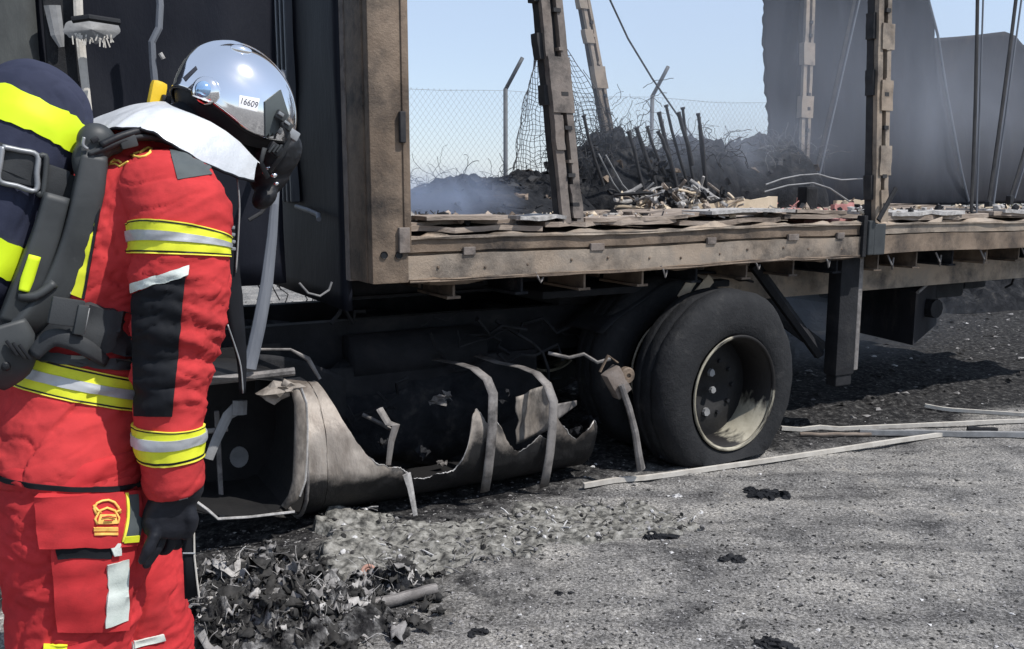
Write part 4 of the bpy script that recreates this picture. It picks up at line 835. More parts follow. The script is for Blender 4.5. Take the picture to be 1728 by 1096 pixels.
# ------------------------------------------------------------------ fence beyond
def W(px, py, dist):
    r = ray(px, py); t = dist/(r@FW); return C0+r*t
fa = W(853, 150, 9.6); fb = W(1101, 160, 10.3); fd = (fb-fa); fd[2] = 0; fd /= np.linalg.norm(fd); sp = np.linalg.norm((fb-fa)[:2])
FE = empty('chain_link_fence', (fa[0], fa[1], 0), math.atan2(fd[1], fd[0]), 'tall chain link fence with cranked posts standing beyond the trailer', 'fence')
ht = fa[2]
for i in range(-3, 6):
    mb = MB(); x = i*sp; dz = 0
    mb.tube([(x, 0, 0), (x, 0, ht)], .024, 8); mb.tube([(x, 0, ht-.01), (x+.15, -.02, ht+.26), (x+.19, -.02, ht+.33)], .022, 8)
    p = mb.build('fence_post', 'fence_post', FE, smooth=True)
x0, x1 = -3*sp, 5*sp
for z in (ht-.02, ht*.55, .15):
    mb = MB(); mb.tube([(x0+(x1-x0)*i/40, .0, z-.03*math.sin(i*math.pi/5)**2*(z > 1)) for i in range(41)], .003, 4); mb.build('tension_wire', 'fence_wire', FE)
mb = MB(); pitch = .062
def clipw(xa, s_):
    x_b = xa; x_t = xa+s_*(ht-.05); return x_b, x_t
n = int((x1-x0)/pitch)
zs_ = 1.35
for i in range(-int(ht/pitch), n+int(ht/pitch)):
    for s_ in (1, -1):
        xb = x0+i*pitch; z0_, z1_ = zs_, ht-.03
        xt = xb+s_*(z1_-z0_)*.75
        if min(xb, xt) < x0 or max(xb, xt) > x1: continue
        a = Vector((xb, .006*s_, z0_)); b = Vector((xt, .006*s_, z1_)); r_ = .0016
        dx = Vector((r_, 0, 0)); dy = Vector((0, r_, 0))
        mb.add([a-dx, a+dx, a+dy, b-dx, b+dx, b+dy], [(0, 1, 4, 3), (1, 2, 5, 4), (2, 0, 3, 5)])
for i in range(0, n):          # the lower courses, hidden by the load from here
    for s_ in (1, -1):
        xb = x0+i*pitch*2; xt = xb+s_*(zs_-.1)*.75
        if min(xb, xt) < x0 or max(xb, xt) > x1: continue
        a = Vector((xb, .006*s_, .1)); b = Vector((xt, .006*s_, zs_)); dx = Vector((.0016, 0, 0)); dy = Vector((0, .0016, 0))
        mb.add([a-dx, a+dx, a+dy, b-dx, b+dx, b+dy], [(0, 1, 4, 3), (1, 2, 5, 4), (2, 0, 3, 5)])
cl = mb.build('chain_link', 'fence_wire', FE); tag(cl, kind='stuff')
# scrub along the fence
mb = MB(); rr = random.Random(21)
for i in range(9000):
    s_ = rr.uniform(-5.5, 9); d = rr.gauss(-.2, .5); base = fa+fd*s_; nv = np.array([-fd[1], fd[0], 0]); hmax = 1.45+.28*noise.noise(Vector((s_*.9, 1, 0)))+.16*noise.noise(Vector((s_*3, 4, 0)))
    z = hmax*(1-abs(rr.gauss(0, .25))); z = max(z, .05)
    p = Vector((base+nv*(d*(1-z/2.6)))); p.z = z; a = Vector((rr.uniform(-1, 1), rr.uniform(-1, 1), rr.uniform(-.3, 1.2))).normalized()*rr.uniform(.03, .085); b = a.orthogonal().normalized()*rr.uniform(.006, .02)
    mb.add([p, p+a*.5+b, p+a, p+a*.5-b], [(0, 1, 2, 3)], 0 if rr.random() < .8 else 1)
for i in range(260):
    s_ = rr.uniform(-5.5, 9); base = fa+fd*s_; p = Vector((*base[:2], rr.uniform(.2, .6))); pts = [p]
    for j in range(6): pts.append(pts[-1]+Vector((rr.uniform(-.1, .1), rr.uniform(-.08, .08), rr.uniform(.08, .24))))
    mb.tube(pts, [.008, .007, .006, .005, .004, .003, .002], 4, mi=2)
thing_W(mb, 'scrub', ['leaf_olive', 'pole_grey', 'wire_dark'], 'dry dark scrub growing along the foot of the chain link fence', 'scrub', kind='stuff')

# ------------------------------------------------------------------ things on the ground
def gpole(a, b, r, m, label, name='pole', bow=0, z=0.02, n=14, sq=False):
    A, B = Vector(G(*a)), Vector(G(*b)); pts = []
    sd_ = (B-A).cross(Vector((0, 0, 1))).normalized()
    for i in range(n+1):
        t = i/n; p = A.lerp(B, t)+sd_*bow*math.sin(math.pi*t); p.z = max(gheight(p.x, p.y), -.004)+r*.8+.006*noise.noise(Vector((t*5, r*90, 0))); pts.append(p)
    mb = MB(); mb.tube(pts, r, 4 if sq else 8, flat=((0, 0, 1), .8)); return thing_W(mb, name, m, label, 'pole', auto=40)
gpole((985, 824), (1590, 735), .017, 'pole_pale', 'long pale pole lying on the ash in front of the tyre', sq=True, bow=.01)
gpole((1318, 730), (1760, 711), .017, 'pole_pale', 'long pale pole running right from behind the tyre', sq=True)
gpole((1450, 733), (1790, 738), .022, 'pole_grey', 'grey bar half sunk in ash between the two pale poles', 'bar', sq=True)
gpole((1560, 690), (1780, 706), .016, 'pole_pale', 'short pale pole furthest back at the right edge', sq=True)
gpole((594, 1036), (736, 1000), .022, 'strap_steel', 'grey metal tube lying at the edge of the burnt rubbish', 'metal_tube')
gpole((1632, 728), (1682, 730), .02, 'char', 'short charred stick across the grey bar', 'charred_stick')
gpole((1350, 735), (1470, 735), .012, 'wood_burnt', 'dark splintered slat beside the pale pole end', 'slat')
# raised bed of caked ash
poly = [(536, 866), (600, 868), (705, 882), (800, 868), (900, 850), (1010, 838), (1090, 846), (1150, 858), (1213, 876), (1190, 892), (1090, 905), (990, 918), (880, 945), (760, 972), (690, 990), (600, 1000), (560, 985), (545, 930)]
PW = np.array([G(*p)[:2] for p in poly])
def inside(x, y):
    c = False; j = len(PW)-1; dmin = 9
    for i in range(len(PW)):
        xi, yi = PW[i]; xj, yj = PW[j]
        if (yi > y) != (yj > y) and x < (xj-xi)*(y-yi)/(yj-yi)+xi: c = not c
        t = max(0, min(1, ((x-xi)*(xj-xi)+(y-yi)*(yj-yi))/((xj-xi)**2+(yj-yi)**2))); dmin = min(dmin, math.hypot(x-xi-t*(xj-xi), y-yi-t*(yj-yi))); j = i
    return dmin if c else -dmin
lo, hi = PW.min(0)-.1, PW.max(0)+.1
nx, ny = int((hi[0]-lo[0])/.0125), int((hi[1]-lo[1])/.0125)
mb = MB()
def bed(a, b):
    x = lo[0]+(hi[0]-lo[0])*a; y = lo[1]+(hi[1]-lo[1])*b
    d = inside(x, y)-.02+.11*fbm((x*6, y*6, 0), 4)+.03*noise.noise(Vector((x*26, y*26, 0)))
    e = min(1, max(0, (d+.01)/.035)); e = e*e*(3-2*e)
    left = max(0, 1-(x-lo[0])/.7)
    h = (.014+.060*left)*(1+.45*fbm((x*8, y*8, 2), 4))+.022*abs(fbm((x*17, y*17, 5), 5))
    return Vector((x, y, gheight(x, y)-.02+e*(h+.016)))
mb.grid(bed, nx, ny)
mat('ash_bed', [(.30, (.025, .0245, .0235)), (.43, (.11, .107, .098)), (.54, (.23, .222, .20)), (.74, (.42, .41, .385))], 26, detail=12, rough=1, bump=.9, bscale=75, spec=.08, over=((.045, .043, .041), 16, .60, .70))
tag(thing_W(mb, 'ash_bed', 'ash_bed', 'raised bed of pale caked ash beside the melted tank', 'ash bed', smooth=True, kind='stuff'))
# flakes on it
rr = random.Random(3); mb = MB()
for i in range(1300):
    x, y = rr.uniform(*[(lo[0]), hi[0]]), rr.uniform(lo[1], hi[1])
    if inside(x, y) < .01: continue
    left = max(0, 1-(x-lo[0])/.7); z = gheight(x, y)+.016+.05*left
    a = rr.uniform(0, 3.14); d = Vector((math.cos(a), math.sin(a), rr.uniform(-.2, .4)))*rr.uniform(.006, .035)
    p = Vector((x, y, z))
    if rr.random() < .6: mb.tube([p-d, p+Vector((0, 0, .004)), p+d], rr.uniform(.0012, .0035), 4, mi=rr.choice((0, 0, 0, 1, 1, 2)))
    else: mb.lump(p, rr.uniform(.003, .014), 1, .6, 3, i, rr.choice((0, 0, 1, 1, 2)))
thing_W(mb, 'ash_flakes', ['char_chip', 'grey_chip', 'white_chip'], 'curled flakes and charred strips on the caked ash bed', 'flakes', kind='stuff')
# burnt rubbish in the foreground
def rubbish(cpx, rx, ry, h, name, label, seed, nstr, nl, m='debris_mix', ang=0):
    c = Vector(G(*cpx)); rr = random.Random(seed); ca, sa = math.cos(ang), math.sin(ang)
    def hh(x, y):
        r = math.hypot(x/rx, y/ry)*(1+.25*noise.noise(Vector((x*3, y*3, seed)))); e = max(0, 1-r*r)
        return h*e**.7*(1+1.0*fbm((x*7, y*7, seed), 6))+.10*e*abs(fbm((x*13, y*13, seed+2), 6))+.022*e*(.4-abs(noise.noise(Vector((x*34, y*34, seed)))))-.02
    def PT(x, y, z): return c+Vector((x*ca-y*sa, x*sa+y*ca, z))
    mb = MB(); n = 210
    mb.grid(lambda a, b: PT((a*2-1)*rx*1.15, (b*2-1)*ry*1.15, hh((a*2-1)*rx*1.15, (b*2-1)*ry*1.15)), n, n)
    o = thing_W(mb, name, m, label, 'rubbish heap')
    mb = MB()
    for i in range(nstr):
        x, y = rr.gauss(0, rx*.5), rr.gauss(0, ry*.5); z = hh(x, y)
        if z < 0: z = 0
        p = Vector((x, y, z)); d = Vector((rr.uniform(-1, 1), rr.uniform(-1, 1), rr.uniform(.1, 1))).normalized(); pts = [PT(*p)]
        for j in range(rr.randint(2, 5)):
            d = (d+Vector((rr.uniform(-.7, .7), rr.uniform(-.7, .7), rr.uniform(-.8, .45)))).normalized(); p = p+d*rr.uniform(.010, .035); p.z = max(p.z, hh(p.x, p.y)); pts.append(PT(*p))
        mb.tube(pts, rr.uniform(.0007, .0020), 4, mi=rr.choice((0, 1, 1, 2, 2, 2)), flat=((0, .2, 1), rr.uniform(.3, 1)))
    for i in range(nl):      # crumpled flakes of foil, lining and ash
        x, y = rr.gauss(0, rx*.5), rr.gauss(0, ry*.5); z = max(-.004, hh(x, y)); k = .008*(6**(rr.random()**1.5)); sd_ = rr.uniform(0, 99)
        M = Matrix.Rotation(rr.uniform(0, 6), 3, 'Z') @ Matrix.Rotation(rr.uniform(-.8, .8), 3, 'X'); w_ = rr.uniform(.35, 1)
        mb.slab(lambda a, b: PT(x, y, z)+M@Vector(((a-.5)*k*2*(1+.6*noise.noise(Vector((b*3, sd_, 1)))), (b-.5)*k*2*w_*(1+.6*noise.noise(Vector((a*3, sd_, 4)))), 1.1*k*fbm((a*2.2+sd_, b*2.2, sd_), 3))), 5, 5, .0015, rr.choice((0, 0, 0, 0, 1, 2)))
        if i % 5 == 0: mb.lump(PT(x+.01, y, z), (k*.8, k*.5, k*.45), 2, .8, 3.6, i, rr.choice((0, 0, 0, 1)))
    thing_W(mb, 'burnt_strands', ['char_chip', 'grey_chip', 'ash_pale'], 'burnt strands and flakes on the '+label, 'scraps', kind='stuff', smooth=True)
    return o
rubbish((450, 1055), .42, .26, .12, 'rubbish_heap', 'large heap of burnt rubbish at the firefighter\'s feet', 1, 150, 700, ang=.25)
rubbish((400, 985), .40, .16, .07, 'rubbish_heap', 'flat spill of grey ash below the black tank end', 2, 70, 460, ang=.35)
rubbish((650, 990), .20, .07, .045, 'rubbish_heap', 'small ridge of black scraps beside the metal tube', 3, 40, 110, 'heap_dark', ang=.35)
rubbish((-25, 960), .30, .5, .16, 'rubbish_heap', 'pale heap of burnt rubbish behind the firefighter\'s legs', 4, 90, 240)
# single lumps
for i, (px, py, s_, m, lab) in enumerate([(1238, 942, .045, 'char', 'black char lump midway across the bare grey ground'), (1410, 940, .026, 'char', 'small black char lump right of centre on bare ground'), (945, 1001, .032, 'char', 'small black char lump below the ash bed'), (800, 1056, .040, 'char', 'flat black char flake near the picture\'s lower edge'), (1310, 1086, .055, 'char', 'ragged black char scrap at the bottom edge'), (1295, 832, .085, 'heap_dark', 'wide crumbly black clump in front of the long pale pole'), (1270, 826, .05, 'heap_dark', 'lower black clump left of the wide crumbly one'), (1143, 832, .034, 'white_chip', 'crumpled white scrap next to the ash bed'), (1185, 857, .026, 'white_chip', 'flat white flake at the ash bed\'s tip'), (682, 985, .055, 'char', 'round dark lump at the end of the black scraps'), (1205, 770, .06, 'heap_dark', 'burnt rubber crumbs under the wheel rim'), (1108, 905, .05, 'heap_dark', 'dark crust on the lower lip of the ash bed')]):
    c = Vector(G(px, py)); c.z = gheight(c.x, c.y)-.004; mb = MB(); rr = random.Random(i)
    for j in range(14 if s_ > .04 else 7):
        mb.lump(c+Vector((rr.gauss(0, s_*.5), rr.gauss(0, s_*.28), s_*.10)), (s_*rr.uniform(.2, .55), s_*rr.uniform(.2, .42), s_*rr.uniform(.10, .30)), 2, .8, 2.6, i*9+j)
    thing_W(mb, 'char_lump' if 'white' not in m else 'white_scrap', m, lab, 'lump' if 'white' not in m else 'scrap')
c = Vector(G(622, 980)); mb = MB(); M = Matrix.Rotation(.9, 3, 'X')
for (ro, ri, dz) in ((.030, .017, 0), (.013, .008, .002)):
    for j in range(20):
        for (r_, z_) in ((ri, -.006), (ro, -.006), (ro, .006), (ri, .006)):
            t = 6.283*j/20; mb.v.append(tuple(c+Vector((0, 0, .035))+M@Vector((r_*math.cos(t), r_*math.sin(t), z_+dz))))
    o_ = len(mb.v)-80
    for j in range(20):
        for q in range(4): mb.f.append((o_+j*4+q, o_+j*4+(q+1) % 4, o_+((j+1) % 20)*4+(q+1) % 4, o_+((j+1) % 20)*4+q)); mb.m.append(0)
thing_W(mb, 'burnt_ring', 'terracotta', 'reddish burnt ring standing in the scraps beside the metal tube', 'ring', smooth=True)

# rusty red tangle and dark wreckage further back
mb = MB(); rr = random.Random(31)
for i in range(150):
    p = Vector((S(rr.uniform(1270, 1460), 370, 1.0).x, rr.uniform(.5, 1.5), ZD+.005)); d_ = Vector((rr.uniform(-1, 1), rr.uniform(-.6, .6), rr.uniform(0, .5))).normalized(); L_ = rr.uniform(.03, .14)
    if rr.random() < .55: mb.tube([p, p+d_*L_*.5+Vector((0, 0, .015)), p+d_*L_], rr.uniform(.003, .009), 4, mi=rr.choice((0, 0, 1, 2)), flat=((0, .3, 1), rr.uniform(.3, 1)))
    else: mb.lump(p+Vector((0, 0, .01)), (rr.uniform(.01, .05), rr.uniform(.01, .04), rr.uniform(.008, .03)), 1, .7, 3, i, rr.choice((0, 0, 1, 2)))
thing_T(mb, 'rusty_scrap', ['red_faded', 'burnt_steel', 'char'], 'rusty red crumbs and scraps around the black winch block', 'scrap pile', kind='stuff')
heap((2.5, 3.2, -.01), 1.5, .5, .60, 'wreckage_heap', 'low dark heap of wreckage on the ground behind the hanging tool box', 'debris heap', seed=41, rough=.6)
heap((4.9, 3.3, -.01), 1.6, .5, .66, 'wreckage_heap', 'dark heap of wreckage under the rear of the trailer', 'debris heap', seed=43, rough=.6)
heap((8.0, 3.4, -.01), 1.8, .6, .70, 'wreckage_heap', 'furthest dark heap of wreckage at the right edge under the deck', 'debris heap', seed=47, rough=.6)
# ------------------------------------------------------------------ smoke
def smoke(name, label, lo, hi, dens, scale, seed, col_=(.64, .69, .78), falloff=1.6, lift=.0, n0=.36, n1=.76):
    m = bpy.data.materials.new(name); m.use_nodes = True; nt = m.node_tree
    for n in list(nt.nodes):
        if n.type == 'BSDF_PRINCIPLED': nt.nodes.remove(n)
    out = nt.nodes['Material Output']
    pv = nt.nodes.new('ShaderNodeVolumePrincipled'); pv.inputs['Color'].default_value = (*col_, 1); pv.inputs['Anisotropy'].default_value = .2
    tc = nt.nodes.new('ShaderNodeTexCoord')
    mp = nt.nodes.new('ShaderNodeMapping'); mp.inputs['Location'].default_value = (seed, seed*1.7, 0); mp.inputs['Scale'].default_value = (1, 1, .6); lk(nt, tc.outputs['Object'], mp.inputs[0])
    n = nt.nodes.new('ShaderNodeTexNoise'); n.inputs['Scale'].default_value = scale; n.inputs['Detail'].default_value = 4; n.inputs['Distortion'].default_value = .8; lk(nt, mp.outputs[0], n.inputs['Vector'])
    mr = nt.nodes.new('ShaderNodeMapRange'); mr.inputs[1].default_value = n0; mr.inputs[2].default_value = n1; lk(nt, n.outputs['Fac'], mr.inputs[0])
    # fades to nothing before the walls of its box
    mp2 = nt.nodes.new('ShaderNodeMapping'); mp2.inputs['Location'].default_value = (-1, -1, -1-lift); mp2.inputs['Scale'].default_value = (2, 2, 2); lk(nt, tc.outputs['Generated'], mp2.inputs[0])
    ln = nt.nodes.new('ShaderNodeVectorMath'); ln.operation = 'LENGTH'; lk(nt, mp2.outputs[0], ln.inputs[0])
    f = nt.nodes.new('ShaderNodeMapRange'); f.inputs[1].default_value = .15; f.inputs[2].default_value = .98; f.inputs[3].default_value = 1; f.inputs[4].default_value = 0; lk(nt, ln.outputs['Value'], f.inputs[0])
    pw = nt.nodes.new('ShaderNodeMath'); pw.operation = 'POWER'; lk(nt, f.outputs[0], pw.inputs[0]); pw.inputs[1].default_value = falloff
    mu = nt.nodes.new('ShaderNodeMath'); mu.operation = 'MULTIPLY'; lk(nt, mr.outputs[0], mu.inputs[0]); lk(nt, pw.outputs[0], mu.inputs[1])
    m2 = nt.nodes.new('ShaderNodeMath'); m2.operation = 'MULTIPLY'; lk(nt, mu.outputs[0], m2.inputs[0]); m2.inputs[1].default_value = dens
    lk(nt, m2.outputs[0], pv.inputs['Density']); lk(nt, pv.outputs[0], out.inputs['Volume'])
    MATS[name+str(seed)] = m
    mb = MB(); lo = Vector(lo); hi = Vector(hi); c = (lo+hi)/2; mb.box(lo-c, hi-c)
    o = mb.build(name, name+str(seed), None); o.location = to_world(c); o.rotation_euler = (0, 0, YAW)
    return tag(o, label, 'smoke', kind='stuff')
q = S(735, 335, 1.2)
smoke('smoke', 'bluish smoke drifting low over the deck beside the corner post', (q.x-.55, .75, q.z-.30), (q.x+.65, 1.7, q.z+.26), 9.0, 2.6, 1, col_=(.58, .68, .88))
q = S(1560, 330, 1.8)
smoke('smoke', 'pale smoke rising in front of the far panels right of the tall tan post', (q.x-1.3, .7, ZD-.05), (q.x+1.5, 2.35, 2.9), .6, 1.4, 3)
q = S(1450, 600, .6)
smoke('smoke', 'thin smoke hanging over the ground under the trailer', (q.x-.9, .3, .02), (q.x+2.2, 2.4, 1.0), 2.4, 1.5, 5)
q = S(1300, 300, 1.6)
smoke('smoke', 'thin smoke before the dark mounds and the left side of the tall panel', (q.x-1.9, 1.55, ZD), (q.x+1.3, 2.0, 2.3), 5.0, 1.2, 7)

smoke('smoke', 'wide faint veil of smoke over the whole cargo bed', (-1.9, .25, ZD+.0), (7.5, 2.42, 3.3), .22, .6, 11, falloff=.7, n0=.1, n1=.7)
smoke('smoke', 'faint smoke veil beyond the trailer\'s far panels and fence', (-1.0, 2.95, .1), (9, 5.2, 3.0), .12, .6, 13, falloff=.7, n0=.1, n1=.7)
# ------------------------------------------------------------------ firefighter
PE = empty('person', PO, PH, 'firefighter in red jacket and trousers with chrome helmet looking down', 'person')
def loft(keys, N, M, t0=0.0, t1=None, off=0.0, hint=(1, 0, 0), p=2.0):
    """keys: (centre, radius along hint, radius across) -> N x M grid of points along a Catmull-Rom spine"""
    K = np.array([list(c)+[ra, rb] for c, ra, rb in keys], float); n = len(K); t1 = n-1 if t1 is None else t1
    def at(t):
        i = min(int(t), n-2); f = t-i; P = [K[max(i-1, 0)], K[i], K[i+1], K[min(i+2, n-1)]]
        return .5*((2*P[1])+(-P[0]+P[2])*f+(2*P[0]-5*P[1]+4*P[2]-P[3])*f*f+(-P[0]+3*P[1]-3*P[2]+P[3])*f**3)
    out = np.zeros((N, M, 3)); h = np.array(hint, float)
    for k, t in enumerate(np.linspace(t0, t1, N)):
        q = at(t); d = at(min(t+.02, n-1))[:3]-at(max(t-.02, 0))[:3]; d /= np.linalg.norm(d)+1e-9
        a = h-d*(h@d); a /= np.linalg.norm(a); b = np.cross(d, a)
        for j in range(M):
            th = 2*math.pi*j/M; c, s_ = math.cos(th), math.sin(th)
            c = math.copysign(abs(c)**(2/p), c); s_ = math.copysign(abs(s_)**(2/p), s_)
            out[k, j] = q[:3]+a*(q[3]+off)*c+b*(q[4]+off)*s_
    return out
def closed(gp):
    N, M, _ = gp.shape; vs = [tuple(x) for x in gp.reshape(-1, 3)]; fs = []
    for i in range(N-1):
        for j in range(M): fs.append((i*M+j, i*M+(j+1) % M, (i+1)*M+(j+1) % M, (i+1)*M+j))
    vs.append(tuple(gp[0].mean(0))); vs.append(tuple(gp[-1].mean(0))); a, b = len(vs)-2, len(vs)-1
    for j in range(M): fs.append((a, (j+1) % M, j)); fs.append((b, (N-1)*M+j, (N-1)*M+(j+1) % M))
    return vs, fs
def ball(c, r, rot=None, n=3):
    bm = bmesh.new(); bmesh.ops.create_icosphere(bm, subdivisions=n, radius=1); bm.verts.index_update()
    M = rot or Matrix.Identity(3); vs = [tuple(Vector(c)+M@Vector((q.co.x*r[0], q.co.y*r[1], q.co.z*r[2]))) for q in bm.verts]
    fs = [tuple(q.index for q in f.verts) for f in bm.faces]; bm.free(); return vs, fs
def union(parts, voxel, smooth=4, fac=.5):
    vs = []; fs = []
    for v, f in parts: o = len(vs); vs += v; fs += [tuple(i+o for i in q) for q in f]
    me = bpy.data.meshes.new('tmp'); me.from_pydata(vs, [], fs); o = bpy.data.objects.new('tmp', me); col.objects.link(o)
    m = o.modifiers.new('r', 'REMESH'); m.mode = 'VOXEL'; m.voxel_size = voxel; m.adaptivity = 0
    if smooth: s_ = o.modifiers.new('s', 'SMOOTH'); s_.iterations = smooth; s_.factor = fac
    ev = o.evaluated_get(bpy.context.evaluated_depsgraph_get()); r = bpy.data.meshes.new_from_object(ev)
    bpy.data.objects.remove(o); bpy.data.meshes.remove(me); return r
def displace(me, fn):
    n = len(me.vertices); co = np.empty(n*3); no = np.empty(n*3); me.vertices.foreach_get('co', co); me.vertex_normals.foreach_get('vector', no)
    co = co.reshape(-1, 3); no = no.reshape(-1, 3)
    d = np.array([fn(Vector(co[i])) for i in range(n)]); co += no*d[:, None]
    me.vertices.foreach_set('co', co.ravel()); me.update()
def fin(me, name, m, parent):
    me.name = name; me.materials.clear(); me.materials.append(MATS[m]); me.polygons.foreach_set('use_smooth', [True]*len(me.polygons))
    o = bpy.data.objects.new(name, me); col.objects.link(o); o.parent = parent; return o
def bvh(me): return BVHTree.FromPolygons([v.co.copy() for v in me.vertices], [tuple(p.vertices) for p in me.polygons])
def folds(p, sx, sz, amp, seed=0):
    q = Vector((p.x*sx+seed, p.y*sx, p.z*sz)); wv = noise.noise(Vector((p.x*3, p.y*3, p.z*3+seed)))
    q.z += wv*1.6; q.x += wv*.8; n = noise.noise(q); n2 = noise.noise(q*2.1+Vector((3, 1, 7)))
    return amp*((.55-abs(n)*1.6)+.45*(.5-abs(n2)*1.5)-.55*math.exp(-(n2/.09)**2))
PX1 = 730.0
# spine of the jacket, hem to neck
jk = [(L(100, 800, 0), .165, .235), (L(106, 762, 0), .178, .240), (L(118, 690, 0), .162, .205), (L(130, 600, 0), .150, .185), (L(150, 500, 0), .148, .185), (L(178, 405, 0), .148, .205), (L(208, 325, 0), .128, .205), (L(236, 268, 0), .095, .140), (L(256, 228, 0), .075, .085), (L(268, 205, 0), .068, .07)]
tor = loft(jk, 60, 56, p=2.25)
def sleeve(sg):
    px = [(250, 325, .10, 70, 66), (276, 332, .17, 74, 74), (297, 345, .222, 74, 74), (306, 372, .250, 75, 74), (303, 415, .260, 71, 71), (302, 485, .264, 71, 70), (298, 560, .266, 65, 66), (290, 640, .264, 56, 60), (286, 700, .262, 51, 56), (286, 735, .262, 49, 54), (291, 800, .260, 46, 50), (295, 824, .258, 44, 48)]
    out = []
    for (x, y, yl, ra, rb) in px:
        c = L(x, y, -yl); c = np.array([c[0], sg*yl, c[2]]); out.append((c, ra/PX1, rb/PX1))
    return out
sR, sL = sleeve(-1), sleeve(1)
gR = loft(sR, 64, 44, p=2.15); gL = loft(sL, 48, 36, p=2.15)
jme = union([closed(tor), closed(gR), closed(gL)], .0062, 5)
def jfold(p):
    arm = abs(p.y) > .19; el = math.exp(-((p.z-1.20)/.14)**2); sh = math.exp(-((p.z-1.47)/.12)**2)
    if arm: return folds(p, 5, 15, .006+.0095*el+.003*sh, 1)+folds(p, 9, 30, .0022+.003*el, 7)+.002*noise.noise(p*24)
    return folds(p, 5, 8, .011, 4)+folds(p, 10, 15, .004, 14)+.002*noise.noise(p*24)
displace(jme, jfold)
jac = fin(jme, 'jacket', 'red_cloth', PE); JB = bvh(jme)
# trousers
lr = [(L(126, 762, -.10), .155, .135), (L(130, 850, -.105), .150, .138), (L(130, 950, -.105), .146, .132), (L(122, 1060, -.10), .135, .122), (L(118, 1110, -.10), .125, .115), (L(110, 1250, -.10), .11, .105), (L(105, 1345, -.10), .105, .10)]
ll = [(L(128, 765, .10), .150, .13), (L(175, 860, .10), .145, .13), (L(212, 960, .10), .130, .122), (L(236, 1060, .10), .122, .115), (L(242, 1110, .10), .118, .11), (L(246, 1220, .10), .105, .10), (L(248, 1300, .10), .10, .10)]
pel = [(L(108, 700, 0), .15, .20), (L(118, 780, 0), .16, .225), (L(128, 840, 0), .15, .215), (L(132, 870, 0), .10, .12)]
tme = union([closed(loft(lr, 50, 44, p=2.15)), closed(loft(ll, 50, 44)), closed(loft(pel, 16, 40))], .0068, 5)
displace(tme, lambda p: folds(p, 5, 9, .013, 9)+folds(p, 10, 20, .005, 19)+.002*noise.noise(p*20))
tro = fin(tme, 'trousers', 'red_trouser', PE); TB = bvh(tme)
# the body beneath: head in a dark hood, neck, trunk, limbs, one surface
hc = L(392, 190, 0)
bk = [(L(110, 840, 0), .11, .16), (L(130, 600, 0), .10, .14), (L(178, 405, 0), .11, .17), (L(225, 300, 0), .09, .15), (L(262, 240, 0), .06, .06), (L(330, 205, 0), .058, .058), (L(370, 195, 0), .07, .068)]
def shrink(ks, f): return [(c, a*f, b*f) for c, a, b in ks]
HR = Matrix.Rotation(R(38), 3, 'Y')
bme = union([closed(loft(bk, 40, 32)), closed(loft(shrink(sR, .6), 40, 24)), closed(loft(shrink(sL, .6), 40, 24)), closed(loft(shrink(lr, .7), 40, 24)), closed(loft(shrink(ll, .7), 40, 24)), ball(hc, (.098, .078, .118), HR), ball(Vector(hc)+HR@Vector((.07, 0, -.07)), (.045, .05, .06), HR), ball(Vector(hc)+HR@Vector((.105, 0, -.03)), (.02, .018, .028), HR)], .011, 3)
fin(bme, 'body', 'black_cloth', PE)
# boots
for k_ in (lr, ll):
    c = Vector(k_[-1][0]); f_ = [(Vector((c.x-.03, c.y, .16)), .062, .055), (Vector((c.x-.02, c.y, .08)), .075, .056), (Vector((c.x+.0, c.y, .045)), .10, .055), (Vector((c.x+.01, c.y, .012)), .11, .056)]
    v_, q_ = closed(loft(f_, 14, 24)); mb = MB(); mb.add(v_, q_); toe = ball((c.x+.11, c.y, .045), (.075, .052, .045)); mb.add(*toe); mb.build('boot', 'rubber', PE, smooth=True)

